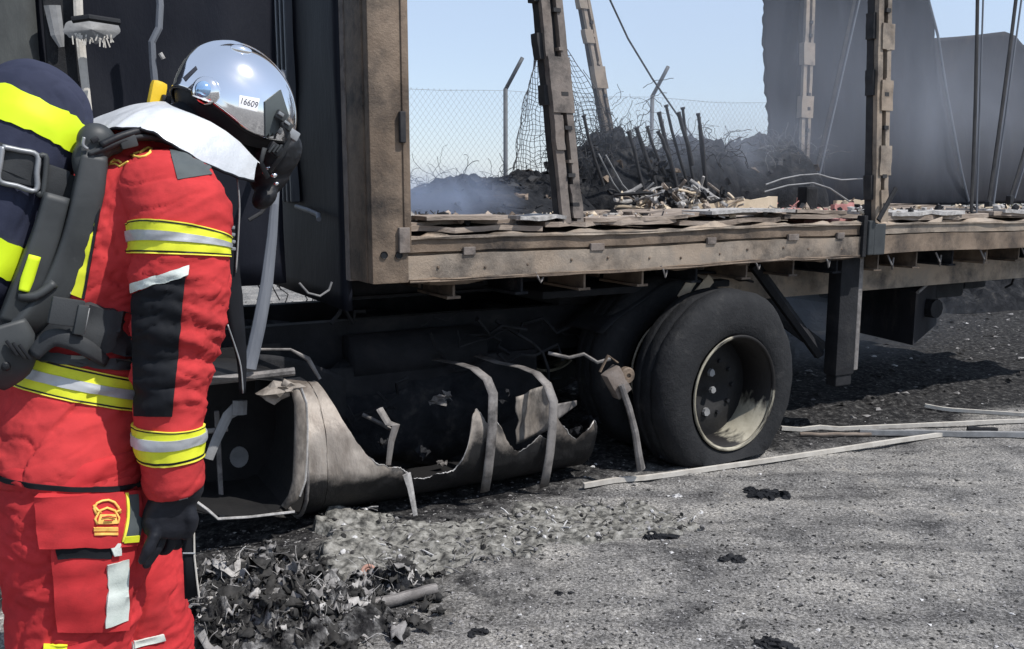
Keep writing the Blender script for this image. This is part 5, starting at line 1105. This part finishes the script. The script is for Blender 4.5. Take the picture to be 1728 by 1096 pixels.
# --- pieces laid on the cloth
def skin(parent, tree, gp, off, th, name, m, wrap=False, smooth=True, center=None, nu=None):
    """press a grid of points to a surface, lift it by off and close its edges"""
    N, M, _ = gp.shape; P = np.zeros_like(gp); Nn = np.zeros_like(gp)
    for i in range(N):
        for j in range(M):
            q, n_, _, _ = tree.find_nearest(Vector(gp[i, j])); 
            P[i, j] = q; Nn[i, j] = n_
    if center is not None:      # rings: meet the cloth from the inside of the limb
        for i in range(N):
            c_ = Vector(gp[i].mean(0))
            for j in range(M):
                d_ = Vector(gp[i, j])-c_; ln = d_.length; d_.normalize(); h_, n2_, _, dist = tree.ray_cast(c_, d_)
                r0 = ln-.012; P[i, j] = c_+d_*(r0 if h_ is None or dist > r0*1.14 else min(dist, r0*1.07))
                Nn[i, j] = d_
    for _ in range(2):        # even out the normals so tape lies smooth
        A = Nn.copy(); A[1:] += Nn[:-1]; A[:-1] += Nn[1:]
        A[:, 1:] += Nn[:, :-1]; A[:, :-1] += Nn[:, 1:]; Nn = A/(np.linalg.norm(A, axis=2, keepdims=True)+1e-9)
    top = P+Nn*off; lowr = P+Nn*(off-th); vs = [tuple(x) for x in top.reshape(-1, 3)]+[tuple(x) for x in lowr.reshape(-1, 3)]; K = N*M; fs = []
    mm = M if wrap else M-1
    for i in range(N-1):
        for j in range(mm): jj = (j+1) % M; fs.append((i*M+j, i*M+jj, (i+1)*M+jj, (i+1)*M+j))
    for j in range(mm):
        jj = (j+1) % M; fs.append((j, K+j, K+jj, jj)); a, b = (N-1)*M+j, (N-1)*M+jj; fs.append((b, K+b, K+a, a))
    if not wrap:
        for i in range(N-1): fs.append((i*M, (i+1)*M, K+(i+1)*M, K+i*M)); a, b = i*M+M-1, (i+1)*M+M-1; fs.append((b, a, K+a, K+b))
    f0 = fs[len(fs)//4 if False else 0]; A_, B_, C_ = (np.array(vs[k]) for k in f0[:3])
    if np.cross(B_-A_, C_-A_)@Nn[0, 0] < 0: fs = [tuple(reversed(f)) for f in fs]
    mb = MB(); mb.add(vs, fs); o = mb.build(name, m, parent, smooth=smooth, auto=50); return o
def decal(tl, tr, br, bl, tree, off, th, name, m, parent, nu=10, nv=10, bow=(0, 0), fb=None):
    """corners as seen in the photograph, cast on to the surface they lie on"""
    gp = np.zeros((nu+1, nv+1, 3)); last = None
    for i in range(nu+1):
        for j in range(nv+1):
            a, b = j/nv, i/nu
            x = (tl[0]*(1-a)+tr[0]*a)*(1-b)+(bl[0]*(1-a)+br[0]*a)*b; y = (tl[1]*(1-a)+tr[1]*a)*(1-b)+(bl[1]*(1-a)+br[1]*a)*b
            x += bow[0]*math.sin(math.pi*b); y += bow[1]*math.sin(math.pi*a)
            o, d = Lray(x, y); h = tree.ray_cast(o, d)[0]
            if h is None: h = last if last is not None else Vector(L(x, y, -.2))
            last = h; gp[i, j] = h
    return skin(parent, tree, gp[::1], off, th, name, m, nu=nu)
def ring(keys, t0, t1, off, th, name, m, parent, tree, hint=(1, 0, 0), M=72, N=7, p=2.2, tilt=None):
    gp = loft(keys, N, M, t0, t1, .012, hint, p)
    if tilt: gp = gp+tilt(gp)
    return skin(parent, tree, gp, off, th, name, m, wrap=True, center=1)
# sleeve bands: yellow edges, silver middle, dark piping
def band(keys, t0, t1, tree=JB, name='reflective_band', tilt=None):
    w = t1-t0
    o = ring(keys, t0, t1, .0045, .006, name, 'fluo_band', jac, tree, tilt=tilt)
    ring(keys, t0+w*.33, t1-w*.33, .0078, .006, 'silver_strip', 'silver_tape', o, tree, tilt=tilt, N=7)
    for t in (t0, t1): ring(keys, t-w*.022, t+w*.022, .0056, .005, 'band_piping', 'rubber', o, tree, tilt=tilt, N=3)
    for t in (t0-w*.06, t1+w*.06): ring(keys, t-w*.022, t+w*.022, .0050, .005, 'band_piping', 'piping', o, tree, tilt=tilt, N=3)
    return o
for ks in (sR, sL):
    band(ks, 3.55, 4.20); band(ks, 8.55, 9.45)
def tl_wave(gp): return np.zeros_like(gp)
band(jk, 2.36, 2.86, tilt=lambda g: np.stack([g[..., 0]*0, g[..., 0]*0, -.16*(g[..., 0]-.05)], -1))
# hem piping, a black tape
ring(jk, .52, .70, .006, .008, 'hem_tape', 'black_cloth', jac, JB, N=4)
# elbow patch, flap tape, shoulder patch, back stripe
decal((224, 496), (313, 462), (290, 702), (229, 702), JB, .0050, .006, 'elbow_patch', 'black_cloth', jac, 56, 26)
decal((224, 478), (318, 449), (317, 466), (224, 492), JB, .0072, .008, 'sleeve_tape', 'white_tape', jac, 5, 24)
decal((285, 250), (345, 256), (386, 290), (300, 304), JB, .0024, .004, 'shoulder_patch', 'slate_cloth', jac, 12, 12)
st = decal((150, 345), (168, 345), (140, 504), (108, 492), JB, .0045, .006, 'back_stripe', 'fluo_band', jac, 18, 6)
decal((146, 360), (153, 360), (121, 496), (108, 492), JB, .0060, .005, 'silver_strip', 'silver_tape', st, 16, 4)
decal((168, 345), (172, 345), (143, 505), (139, 504), JB, .0060, .006, 'stripe_piping', 'rubber', st, 16, 2)
# lettering on the shoulder, half hidden by the strap
def glyph(strokes, m, name, parent, tree, wd, off=.005):
    mb = MB()
    for st_ in strokes:
        pts = []
        for (x, y) in st_:
            o, d = Lray(x, y); h, n_, _, _ = tree.ray_cast(o, d)
            if h is not None: pts.append(h+n_*off)
        if len(pts) > 1: mb.tube(pts, wd, 6)
    if mb.v: return mb.build(name, m, parent, smooth=True)
glyph([[(222, 262), (229, 265), (237, 266), (246, 264), (253, 259), (256, 252), (251, 250), (244, 253), (237, 259)], [(226, 261), (236, 257)]], 'letter_gold', 'letter', jac, JB, .0030, .001)
glyph([[(182, 279), (194, 277), (203, 282), (211, 277), (216, 274)], [(192, 272), (200, 272), (205, 276)], [(186, 276), (194, 270)]], 'letter_gold', 'letter', jac, JB, .0026, .001)
# cargo pocket with flap, badge and tape
pk = decal((88, 915), (226, 915), (212, 1062), (98, 1064), TB, .012, .02, 'cargo_pocket', 'red_trouser', tro, 14, 12)
decal((95, 918), (190, 918), (184, 940), (100, 940), TB, .015, .01, 'pocket_gap', 'black_cloth', pk, 3, 8)
fl = decal((66, 832), (226, 829), (233, 914), (72, 922), TB, .020, .026, 'pocket_flap', 'red_trouser', tro, 10, 14, bow=(0, 3))
def flb(me): return bvh(me)
FB = flb(fl.data)
decal((214, 828), (240, 826), (233, 913), (207, 916), FB, .003, .006, 'flap_tape', 'white_tape', fl, 10, 3, bow=(5, 0)).data.materials[0] = MATS['slate_cloth']
decal((211, 905), (234, 903), (232, 914), (208, 916), FB, .005, .006, 'tape_hem', 'fluo_band', fl, 3, 3)
decal((211, 832), (215, 832), (209, 914), (205, 914), FB, .004, .006, 'tape_piping', 'piping', fl, 8, 2, bow=(5, 0))
decal((177, 952), (212, 944), (208, 1048), (174, 1056), TB, .016, .006, 'pocket_tape', 'white_tape', pk, 10, 4)
decal((180, 916), (198, 916), (196, 932), (186, 934), TB, .020, .008, 'pull_tab', 'white_tape', pk, 3, 3)
# badge: helmet shape over crossed tools and two bars of print
bp_ = FB
badge = decal((158, 890), (199, 890), (199, 896), (158, 896), bp_, .003, .004, 'badge', 'badge_gold', fl, 2, 6)
decal((159, 899), (199, 899), (199, 903), (159, 903), bp_, .003, .004, 'badge_bar', 'badge_gold', badge, 2, 6)
decal((168, 868), (194, 868), (198, 884), (164, 884), bp_, .003, .004, 'badge_field', 'badge_gold', badge, 4, 6)
glyph([[(162, 868), (158, 858), (163, 849), (172, 845), (182, 844), (192, 848), (199, 856), (202, 866)], [(164, 884), (160, 876), (168, 862), (180, 857), (193, 862), (200, 874), (198, 884)], [(157, 853), (164, 861), (170, 866)], [(203, 860), (196, 864)]], 'badge_gold', 'badge_outline', badge, bp_, .0026, .002)
glyph([[(170, 873), (181, 871), (192, 873)], [(174, 878), (188, 878)]], 'red_cloth', 'badge_line', badge, bp_, .0013, .0065)
# tape on the far leg and below the pocket
decal((222, 1083), (276, 1070), (279, 1080), (222, 1096), TB, .005, .008, 'leg_tape', 'white_tape', tro, 3, 10)
decal((74, 1086), (114, 1088), (112, 1104), (74, 1104), TB, .006, .008, 'leg_band', 'fluo_band', tro, 4, 8)
# --- gloves
def glove(sg):
    def P(x, y, d=0.0): c = L(x, y, -.26+d); return Vector((c[0], (c[1] if sg < 0 else -c[1]), c[2]))
    parts = []
    parts.append(closed(loft([(P(296, 800), .060, .058), (P(296, 826), .058, .054), (P(293, 842), .052, .040), (P(288, 862), .056, .034), (P(282, 888), .055, .030), (P(277, 905), .045, .024)], 26, 26, p=2.3)))
    def chain(pts, r): parts.append(closed(loft([(p, a, a) for p, a in zip(pts, r)], 22, 14, hint=(1, 0, .2)))); parts.append(ball(pts[-1], (r[-1]*.98,)*3, n=2))
    # index and middle reach down and back, ring and little curl round the strap
    chain([P(266, 885, -.012), P(258, 910, -.022), P(249, 930, -.022), P(241, 946, -.014)], (.0135, .0130, .0118, .0098))
    chain([P(275, 892, .008), P(268, 918, .004), P(257, 938, .006), P(247, 953, .012)], (.0138, .0130, .0118, .0098))
    chain([P(288, 893, .020), P(288, 914, .020), P(281, 928, .026), P(271, 930, .034)], (.0135, .0128, .0115, .0098))
    chain([P(300, 888, .026), P(304, 906, .024), P(300, 920, .030), P(291, 922, .038)], (.0122, .0115, .0105, .0088))
    # thumb leaves the side of the palm
    chain([P(312, 852, -.018), P(322, 872, -.026), P(322, 890, -.022), P(315, 904, -.014)], (.0175, .0155, .0140, .0112))
    me = union(parts, .0036, 3); displace(me, lambda p: .0016*noise.noise(p*38)+folds(p, 14, 30, .0012, 2))
    return fin(me, 'glove', 'glove', PE)
gl = glove(-1); glove(1); GB = bvh(gl.data)
decal((292, 822), (318, 818), (318, 836), (300, 838), GB, .003, .005, 'cuff_tab', 'webbing', gl, 3, 4)
glyph([[(300, 826), (312, 824), (314, 838), (303, 840), (300, 826)]], 'buckle', 'cuff_ring', gl, GB, .0022, .006)
# --- helmet: chrome shell, rubber band, boss, comb, sticker
HC = Vector(L(396, 178, 0)); HM = Matrix.Rotation(R(38), 3, 'Y')       # head bowed
he = empty('helmet', HC); he.parent = PE; he.rotation_euler = HM.to_euler()
def shell(phi, th, k=1.0):
    a, b, c = .157*k, .130*k, .142*k
    x = math.cos(th)*math.sin(phi); y = math.sin(th)*math.sin(phi); z = math.cos(phi)
    x *= 1.0+(.04*x if x < 0 else .02*x)
    return Vector((a*x, b*y, c*z))
def rim(th):           # how far down the shell reaches: high over the face, low at ears and nape
    f = math.cos(th); return R(116+(-0*f if f < 0 else -34*f*f)+3*abs(math.sin(th))**2)
def comb(phi, th): return 0
mb = MB(); NA, NB_ = 96, 44
def sh_out(a, b):
    th = a*2*math.pi; ph = max(.004, b*rim(th)); p = shell(ph, th)
    s_ = math.exp(-(p.y/.024)**4)*min(1, max(0, p.z+.02)/.07)
    n_ = p.normalized(); p += n_*.009*s_
    p.y *= 1+.07*min(1, max(0, .02-p.z)/.07)*(1 if abs(p.y) > .05 else 0)
    if b > .97: p *= 1.012
    return p
mb.slab(sh_out, NA, NB_, -.004)
hs = mb.build('shell', 'chrome', he, smooth=True)
bm_ = bmesh.new(); bm_.from_mesh(hs.data); bmesh.ops.remove_doubles(bm_, verts=bm_.verts, dist=.0004); bmesh.ops.recalc_face_normals(bm_, faces=bm_.faces); bm_.to_mesh(hs.data); bm_.free()
hs.data.polygons.foreach_set('use_smooth', [True]*len(hs.data.polygons))
mb = MB(); mb.grid(lambda a, b: shell(rim(a*2*math.pi)-.06+b*.42*(1 if True else 0), a*2*math.pi, .965-.05*b), NA, 10); nb = mb.build('neck_band', 'rubber', he, smooth=True)
mb = MB(); mb.tube([shell(rim(t)+.005, t, 1.008) for t in np.linspace(0, 2*math.pi, 97)], .0035, 6); mb.build('rim_trim', 'rubber', he, smooth=True)
def on_shell(px, py, lift=0.0):
    o, d = Lray(px, py); Mi = HM.transposed(); o2 = Mi@(o-HC); d2 = Mi@d
    h, n_, _, _ = HB.ray_cast(o2, d2); return (h, n_) if h is not None else (None, None)
HB = bvh(hs.data)
h, n_ = on_shell(348, 154)
if h is None: h, n_ = shell(1.2, 3.6), Vector((-1, -.5, .3)).normalized()
if n_.dot(h) < 0: n_ = -n_
Q = n_.to_track_quat('Z', 'Y').to_matrix()
v_, f_ = ball((0, 0, 0), (.034, .034, .020)); mb = MB(); mb.add([h+n_*.002+Q@Vector(p) for p in v_], f_); bs = mb.build('boss', 'chrome', he, smooth=True)
v_, f_ = ball((0, 0, 0), (.020, .020, .018)); mb = MB(); mb.add([h+n_*.014+Q@Vector(p) for p in v_], f_); mb.build('boss_cap', 'boss', bs, smooth=True)
h, n_ = on_shell(407, 84)
if h is None: h, n_ = shell(.1, 0), Vector((0, 0, 1))
v_, f_ = ball((0, 0, 0), (.026, .014, .010)); Q = Vector((0, 0, 1)).rotation_difference(n_ if n_.z > 0 else -n_).to_matrix()
mb = MB(); mb.add([h+Q@Vector(p) for p in v_], f_); mb.build('comb_cap', 'chrome', he, smooth=True)
# dark printed marks and the number sticker, laid on the shell
def lay(tl, tr, br, bl, off, name, m, parent, nu=4, nv=8):
    gp = np.zeros((nu+1, nv+1, 3)); last = Vector((0, -.1, 0))
    for i in range(nu+1):
        for j in range(nv+1):
            a, b = j/nv, i/nu; x = (tl[0]*(1-a)+tr[0]*a)*(1-b)+(bl[0]*(1-a)+br[0]*a)*b; y = (tl[1]*(1-a)+tr[1]*a)*(1-b)+(bl[1]*(1-a)+br[1]*a)*b
            h, n_ = on_shell(x, y)
            if h is None: h = last
            last = h; gp[i, j] = h
    return skin(parent, HB, gp, off, .004, name, m)
stk = lay((404, 161), (438, 167), (433, 189), (402, 181), .0018, 'number_sticker', 'sticker', he)
def text_on(s_, x0, y0, x1, y1, hpx, name, m, parent):
    cu = bpy.data.curves.new('t', 'FONT'); cu.body = s_; cu.size = 1; o = bpy.data.objects.new('t', cu); col.objects.link(o)
    me = bpy.data.meshes.new_from_object(o.evaluated_get(bpy.context.evaluated_depsgraph_get())); bpy.data.objects.remove(o)
    co = [v.co.copy() for v in me.vertices]; mx = max(c.x for c in co); mn = min(c.x for c in co); hy = max(c.y for c in co)
    dx, dy = x1-x0, y1-y0; ln = math.hypot(dx, dy); ux, uy = dx/ln, dy/ln; vs = []
    for c in co:
        a = (c.x-mn)/(mx-mn)*ln; b = c.y/hy*hpx; h, n_ = on_shell(x0+ux*a+uy*b, y0+uy*a-ux*b)
        if h is None: return
        if n_.dot(h) < 0: n_ = -n_
        vs.append(h+n_*.0024)
    mb = MB(); mb.add(vs, [tuple(p.vertices) for p in me.polygons]); return mb.build(name, m, parent)
text_on('16609', 406, 175, 433, 183, 10, 'number', 'ink', stk)
for (a, b, c, d) in (((309, 132), (331, 112), (333, 117), (313, 138)), ((316, 150), (338, 132), (340, 138), (319, 158))):
    lay(a, b, c, d, .0014, 'printed_mark', 'ink', he, 3, 6)
# side hinge plate, buckles, chin straps
def bxl(px, py, y, sx, sy, sz, rot, name, m, parent):
    c = Vector(L(px, py, y))-HC; c = HM.transposed()@c; M = HM.transposed()@Matrix.Rotation(R(rot), 3, 'Y')
    mb = MB(); mb.box(c-Vector((sx, sy, sz)), c+Vector((sx, sy, sz)), rot=M, bev=min(sx, sy, sz)*.4); return mb.build(name, m, parent, smooth=True, auto=40)
pl = lay((446, 172), (472, 152), (486, 196), (447, 246), .004, 'ear_plate', 'slate_cloth', he, 10, 6)
b1 = bxl(474, 196, -.135, .013, .008, .011, 30, 'buckle', 'plastic_grey', he); bxl(474, 193, -.146, .007, .004, .004, 30, 'buckle_tongue', 'buckle', b1)
b2 = bxl(483, 212, -.130, .014, .009, .010, 32, 'buckle', 'plastic_grey', he); bxl(484, 208, -.141, .008, .004, .003, 32, 'buckle_tongue', 'buckle', b2)
b3 = bxl(494, 228, -.115, .014, .010, .012, 30, 'strap_end', 'buckle', he)
b4 = bxl(463, 252, -.120, .016, .010, .013, 35, 'strap_clip', 'rubber', he)
for dx in (-5, 2, 8): bxl(463+dx, 251, -.132, .0022, .003, .012, 40, 'clip_rib', 'plastic_grey', b4)
def line(pts, r, name, m, parent, flat=None, n=8):
    mb = MB(); mb.tube([L(*p) for p in pts], r, n, flat=flat); return mb.build(name, m, parent, smooth=True)
line([(478, 205, -.14), (488, 235, -.12), (476, 262, -.11), (455, 290, -.09)], .008, 'chin_strap', 'webbing', PE, flat=((1, 0, .5), .4))
line([(447, 250, -.12), (440, 275, -.11), (452, 300, -.09)], .007, 'chin_strap', 'webbing', PE, flat=((1, 0, .5), .4))
# breathing mask
mk = union([ball(L(458, 255, 0), (.070, .078, .085), HM), ball(L(456, 296, -.0), (.044, .050, .058), HM), ball(L(447, 330, -.02), (.026, .030, .040), HM)], .005, 6)
displace(mk, lambda p: folds(p, 14, 20, .005, 3))
ms = fin(mk, 'face_mask', 'rubber', PE)
for (x, y, r_) in ((452, 284, .007), (462, 296, .009), (466, 310, .007), (446, 292, .006)):
    v_, f_ = ball(L(x, y, -.075), (r_, r_, r_*.8), n=2); mb = MB(); mb.add(v_, f_); mb.build('mask_fitting', 'chrome', ms, smooth=True)
# aluminised nape flap
inn = [(438, 276, -.118), (425, 262, -.126), (405, 240, -.132), (382, 222, -.134), (356, 206, -.132), (330, 195, -.125), (306, 186, -.108), (290, 179, -.080), (282, 174, -.040), (279, 172, .0), (282, 174, .04), (292, 177, .08), (312, 180, .11), (340, 182, .125)]
hem_ = [(428, 306, -.135), (402, 300, -.165), (366, 286, -.19), (328, 268, -.205), (294, 247, -.21), (262, 228, -.20), (228, 216, -.18), (192, 217, -.15), (158, 226, -.11), (132, 226, -.03), (134, 212, .05), (160, 206, .12), (215, 200, .18), (290, 196, .21)]
I_ = np.array([L(*p) for p in inn]); O_ = np.array([L(*p) for p in hem_]); nn_ = len(I_)
def flap(a, b):
    t = a*(nn_-1); i = min(int(t), nn_-2); f = t-i; f2 = f
    p = (I_[i]*(1-f2)+I_[i+1]*f2)*(1-b)+(O_[i]*(1-f2)+O_[i+1]*f2)*b
    z = .016*math.sin(math.pi*b**.8)+.006*noise.noise(Vector((a*9, b*2, 1)))*b+.004*noise.noise(Vector((a*22, b*4, 3)))*b
    return Vector((p[0], p[1], p[2]+z))
mb = MB(); mb.slab(flap, 90, 18, .0035); nf = mb.build('nape_flap', 'alu_cloth', PE, smooth=True, auto=60)
mb = MB(); mb.tube([flap(a, 1.0) for a in np.linspace(0, 1, 80)], .0035, 6); mb.build('flap_hem', 'black_cloth', nf, smooth=True)

# ------------------------------------------------------------------ breathing apparatus on his back
BA = empty('breathing_apparatus', PO+PXa*-.1+np.array([0, 0, 0])+PYa*0+np.array([0, 0, 1.2]), PH, 'breathing apparatus with navy covered cylinder and fluorescent yellow bands worn on the back', 'breathing apparatus')
BO = np.array([-.1, 0, 1.2])
def lb(pts): return [tuple(np.array(p)-BO) for p in pts]
A0 = L(58, 190, -.02); A1 = L(-72, 470, -.02); axc = (A0-A1)/np.linalg.norm(A0-A1)
RC = .118
ck = [(A1-axc*.06, RC*.7, RC*.7), (A1, RC*.97, RC*.97), (A1+(A0-A1)*.4, RC, RC), (A0-axc*.06, RC*1.02, RC*1.02), (A0, RC*.98, RC*.98), (A0+axc*.05, RC*.84, RC*.84), (A0+axc*.085, RC*.58, RC*.58), (A0+axc*.105, RC*.2, RC*.2)]
cme = union([closed(loft([(c-BO, a, b) for c, a, b in ck], 60, 48))], .006, 3)
displace(cme, lambda p: folds(p, 9, 6, .006, 12)+.002*noise.noise(p*25))
cyl = fin(cme, 'cylinder_cover', 'navy_cloth', BA); CB = bvh(cme)
ckl = [(c-BO, a, b) for c, a, b in ck]
def sub_ring(t0, t1, off, name, m, parent, N=6): return skin(parent, CB, loft(ckl, N, 64, t0, t1, .02), off, .006, name, m, wrap=True)
def LB(px, py):
    o, d = Lray(px, py); return o-Vector(BO), d
def cring(px, py, w, off, name, m, parent, tilt=0.0):
    o, d = LB(px, py); h = CB.ray_cast(o, d)[0]; s0 = (Vector(h)-Vector(A1-BO)).dot(Vector(axc)); c0 = Vector(A1-BO)+Vector(axc)*s0
    gp = np.zeros((6, 64, 3)); ax_ = Vector(axc); e1 = Vector((1, 0, 0)); e1 = (e1-ax_*e1.dot(ax_)).normalized(); e2 = ax_.cross(e1)
    for i in range(6):
        for j in range(64):
            t = 2*math.pi*j/64; gp[i, j] = c0+ax_*((i/5-.5)*w+tilt*math.sin(t))+(e1*math.cos(t)+e2*math.sin(t))*(RC+.03)
    return skin(parent, CB, gp, off, .007, name, m, wrap=True)
cring(62, 192, .078, .004, 'reflective_band', 'fluo_yellow', cyl)
cring(8, 440, .075, .004, 'reflective_band', 'fluo_yellow', cyl)
sb_ = cring(62, 290, .050, .006, 'cylinder_strap', 'webbing', BA)
# strap buckle: frame, plate, loop
def boxb(px, py, y, s_, rot, name, m, parent, bev=.3, yaw=0):
    c = Vector(L(px, py, y)-BO); M = Matrix.Rotation(R(yaw), 3, 'Z')@Matrix.Rotation(R(rot), 3, 'Y'); h = Vector(s_)/2
    mb = MB(); mb.box(c-h, c+h, rot=M, bev=min(s_)*bev); return mb.build(name, m, parent, smooth=True, auto=40)
yb = -.150
def smooth_pts(pts, k=4):
    P = np.array(pts, float); n = len(P)
    if n < 3: return [tuple(q) for q in P]
    out = []
    for i in range(n-1):
        a, b, c, d = P[max(i-1, 0)], P[i], P[i+1], P[min(i+2, n-1)]
        for f in np.arange(k)/k: out.append(tuple(.5*((2*b)+(-a+c)*f+(2*a-5*b+4*c-d)*f*f+(-a+3*b-3*c+d)*f**3)))
    return out+[tuple(P[-1])]
def smooth_r(r, n, k=4):
    if not hasattr(r, '__len__') or n < 3: return r
    return list(np.interp(np.linspace(0, n-1, (n-1)*k+1), range(n), r))
def fr_tube(pts, r, name, m, parent, flat=None, n=8, p=2.0): mb = MB(); mb.tube([L(*q)-BO for q in smooth_pts(pts)], smooth_r(r, len(pts)), n, flat=flat, p=p); return mb.build(name, m, parent, smooth=True)
fr = fr_tube([(4, 248, yb), (33, 254, yb), (62, 262, yb), (62, 292, yb), (60, 322, yb), (28, 314, yb), (-2, 305, yb), (0, 276, yb), (4, 248, yb)], .008, 'strap_frame', 'buckle', BA, flat=((0, 1, 0), .7))
boxb(34, 285, yb+.012, (.072, .010, .060), 14, 'strap_plate', 'webbing', fr)
boxb(92, 308, yb+.014, (.045, .012, .064), 20, 'strap_loop', 'webbing', BA)
fr_tube([(66, 264, yb), (78, 268, yb), (72, 328, yb), (64, 325, yb)], .006, 'loop_bar', 'plastic_grey', fr)
boxb(118, 322, yb+.03, (.050, .014, .066), 22, 'strap_pad', 'plastic_grey', BA)
# carrying frame
fm = fr_tube([(158, 262, -.165), (150, 320, -.17), (133, 390, -.17), (112, 450, -.165), (84, 505, -.16), (44, 545, -.15), (0, 575, -.13), (-40, 600, -.1)], [.026, .030, .030, .030, .031, .031, .032, .032], 'carrying_frame', 'plastic_grey', BA, flat=((1, 0, .35), .55), n=16, p=5)
fr_tube([(96, 330, -.165), (78, 395, -.165), (56, 455, -.16), (38, 500, -.155), (20, 545, -.15)], [.024, .026, .027, .027, .026], 'inner_rail', 'plastic_grey', fm, flat=((1, 0, .35), .55), n=16, p=5)
fr_tube([(59, 432, -.185), (46, 472, -.18), (40, 492, -.18)], [.012, .013, .010], 'rail_stripe', 'fluo_yellow', fm, flat=((1, 0, .35), .4), n=8)
fr_tube([(32, 500, -.17), (60, 500, -.18), (92, 478, -.18)], .010, 'cross_bar', 'plastic_grey', fm)
yk = union([ball(L(163, 240, -.15)-BO, (.040, .030, .040)), ball(L(152, 275, -.155)-BO, (.036, .026, .052)), ball(L(186, 245, -.145)-BO, (.030, .022, .022))], .004, 4)
yo = fin(yk, 'shoulder_yoke', 'plastic_grey', BA)
boxb(160, 236, -.183, (.016, .006, .010), -30, 'yoke_slot', 'rubber', yo); fr_tube([(142, 232, -.182), (140, 245, -.182), (148, 252, -.182)], .0035, 'yoke_ridge', 'buckle', yo)
lt = fr_tube([(4, 548, -.17), (16, 585, -.175), (12, 620, -.17), (-14, 648, -.15)], [.042, .052, .044, .030], 'hip_plate', 'plastic_grey', BA, flat=((1, 0, 0), .3), n=16, p=5)
for k_, dx in enumerate((0, 11, 22)): boxb(20+dx, 588+dx*.3, -.20, (.006, .010, .036), -28, 'hip_slot', 'rubber', lt)
v_, f_ = ball(L(10, 618, -.185)-BO, (.009, .006, .011), n=2); mb = MB(); mb.add(v_, f_); mb.build('hip_hole', 'rubber', lt)
# shoulder strap, waist belt
line2 = lambda pts, r, name, m, flat: fr_tube(pts, r, name, m, BA, flat)
ss = fr_tube([(150, 262, -.165), (175, 252, -.17), (205, 240, -.17), (240, 232, -.165), (280, 238, -.15), (330, 262, -.10)], [.020, .022, .023, .023, .023, .02], 'shoulder_strap', 'webbing', BA, flat=((.5, 1, 0), .35))
boxb(216, 240, -.183, (.036, .016, .026), -15, 'strap_pad', 'plastic_grey', ss)
fr_tube([(170, 246, -.185), (200, 232, -.186), (232, 222, -.18), (265, 216, -.15)], .0085, 'air_line', 'rubber', BA)
def wring(t0, t1, off, th, name, m):
    gp = loft(jk, 7, 72, t0, t1, .02); N, M, _ = gp.shape
    o = skin(BA, JB, gp, off, th, name, m, wrap=True)
    me = o.data
    for v in me.vertices: v.co -= Vector(BO)
    return o
wb = wring(3.28, 3.9, .020, .018, 'waist_belt', 'webbing')
wring(3.0, 3.16, .014, .010, 'lower_belt', 'plastic_grey')
boxb(112, 527, -.232, (.062, .014, .056), 14, 'belt_pad', 'webbing', wb); bk_ = boxb(136, 540, -.238, (.022, .016, .062), 14, 'belt_buckle', 'plastic_grey', wb)
fr_tube([(150, 520, -.236), (141, 566, -.236)], .0025, 'belt_stitch', 'buckle', wb); fr_tube([(92, 508, -.236), (150, 518, -.236)], .002, 'belt_stitch', 'buckle', wb)
fr_tube([(56, 600, -.20), (85, 572, -.215), (115, 574, -.225), (150, 590, -.225), (180, 612, -.2)], [.014, .02, .02, .018, .012], 'hip_strap', 'webbing', BA, flat=((.2, 0, 1), .3))
# straps and cords hanging before the chest
fr_tube([(400, 296, -.14), (404, 345, -.14), (402, 400, -.14), (398, 460, -.14)], .0022, 'pull_cord', 'pole_grey', BA)
fr_tube([(396, 380, -.13), (392, 430, -.13), (394, 500, -.13), (401, 560, -.13), (408, 610, -.13), (409, 664, -.13)], [.012, .016, .024, .020, .013, .008], 'front_strap', 'black_cloth', BA, flat=((1, 0, 0), .25))
fr_tube([(384, 548, -.13), (395, 580, -.132), (406, 618, -.134), (410, 664, -.134)], .0022, 'strap_edge', 'buckle', BA)
for i, y in enumerate((384, 396, 408, 420)): boxb(391+i*.5, y, -.15, (.014, .008, .008), 10, 'strap_adjuster', 'buckle', BA)
yv = L(264, 172, .12)
yp = boxb(264, 166, .12, (.040, .030, .086), 14, 'yellow_valve', 'yellow_plastic', BA, .45)
boxb(276, 172, .098, (.010, .014, .034), 8, 'valve_slot', 'rubber', yp)
boxb(283, 172, .10, (.012, .02, .03), 10, 'valve_clip', 'rubber', yp)
# strap held in the glove
mb = MB(); mb.tube([L(312, 880, -.25), L(318, 905, -.25), L(320, 940, -.25), L(323, 1008, -.25)], [.012, .014, .0155, .016], 8, flat=((1, 0, 0), .25))
b_ = L(320, 1008, -.25); w_ = PO+PXa*b_[0]+PYa*b_[1]; w_[2] = b_[2]
mb.v = [tuple(np.array(p)-b_) for p in mb.v]; hs_ = mb.build('webbing_strap', 'black_cloth', None, smooth=True); hs_.location = w_; hs_.rotation_euler = (0, 0, PH)
tag(hs_, 'black webbing strap with a pale edge dangling from the gloved hand', 'strap')
mb = MB(); mb.tube([L(327, 880, -.256)-b_, L(328, 940, -.256)-b_, L(333, 985, -.256)-b_, L(336, 1008, -.256)-b_], .0022, 6); mb.build('strap_edge', 'pole_pale', hs_)
mb = MB(); mb.tube([L(308, 934, -.258)-b_, L(329, 934, -.258)-b_], .002, 6); mb.build('strap_stitch', 'buckle', hs_)
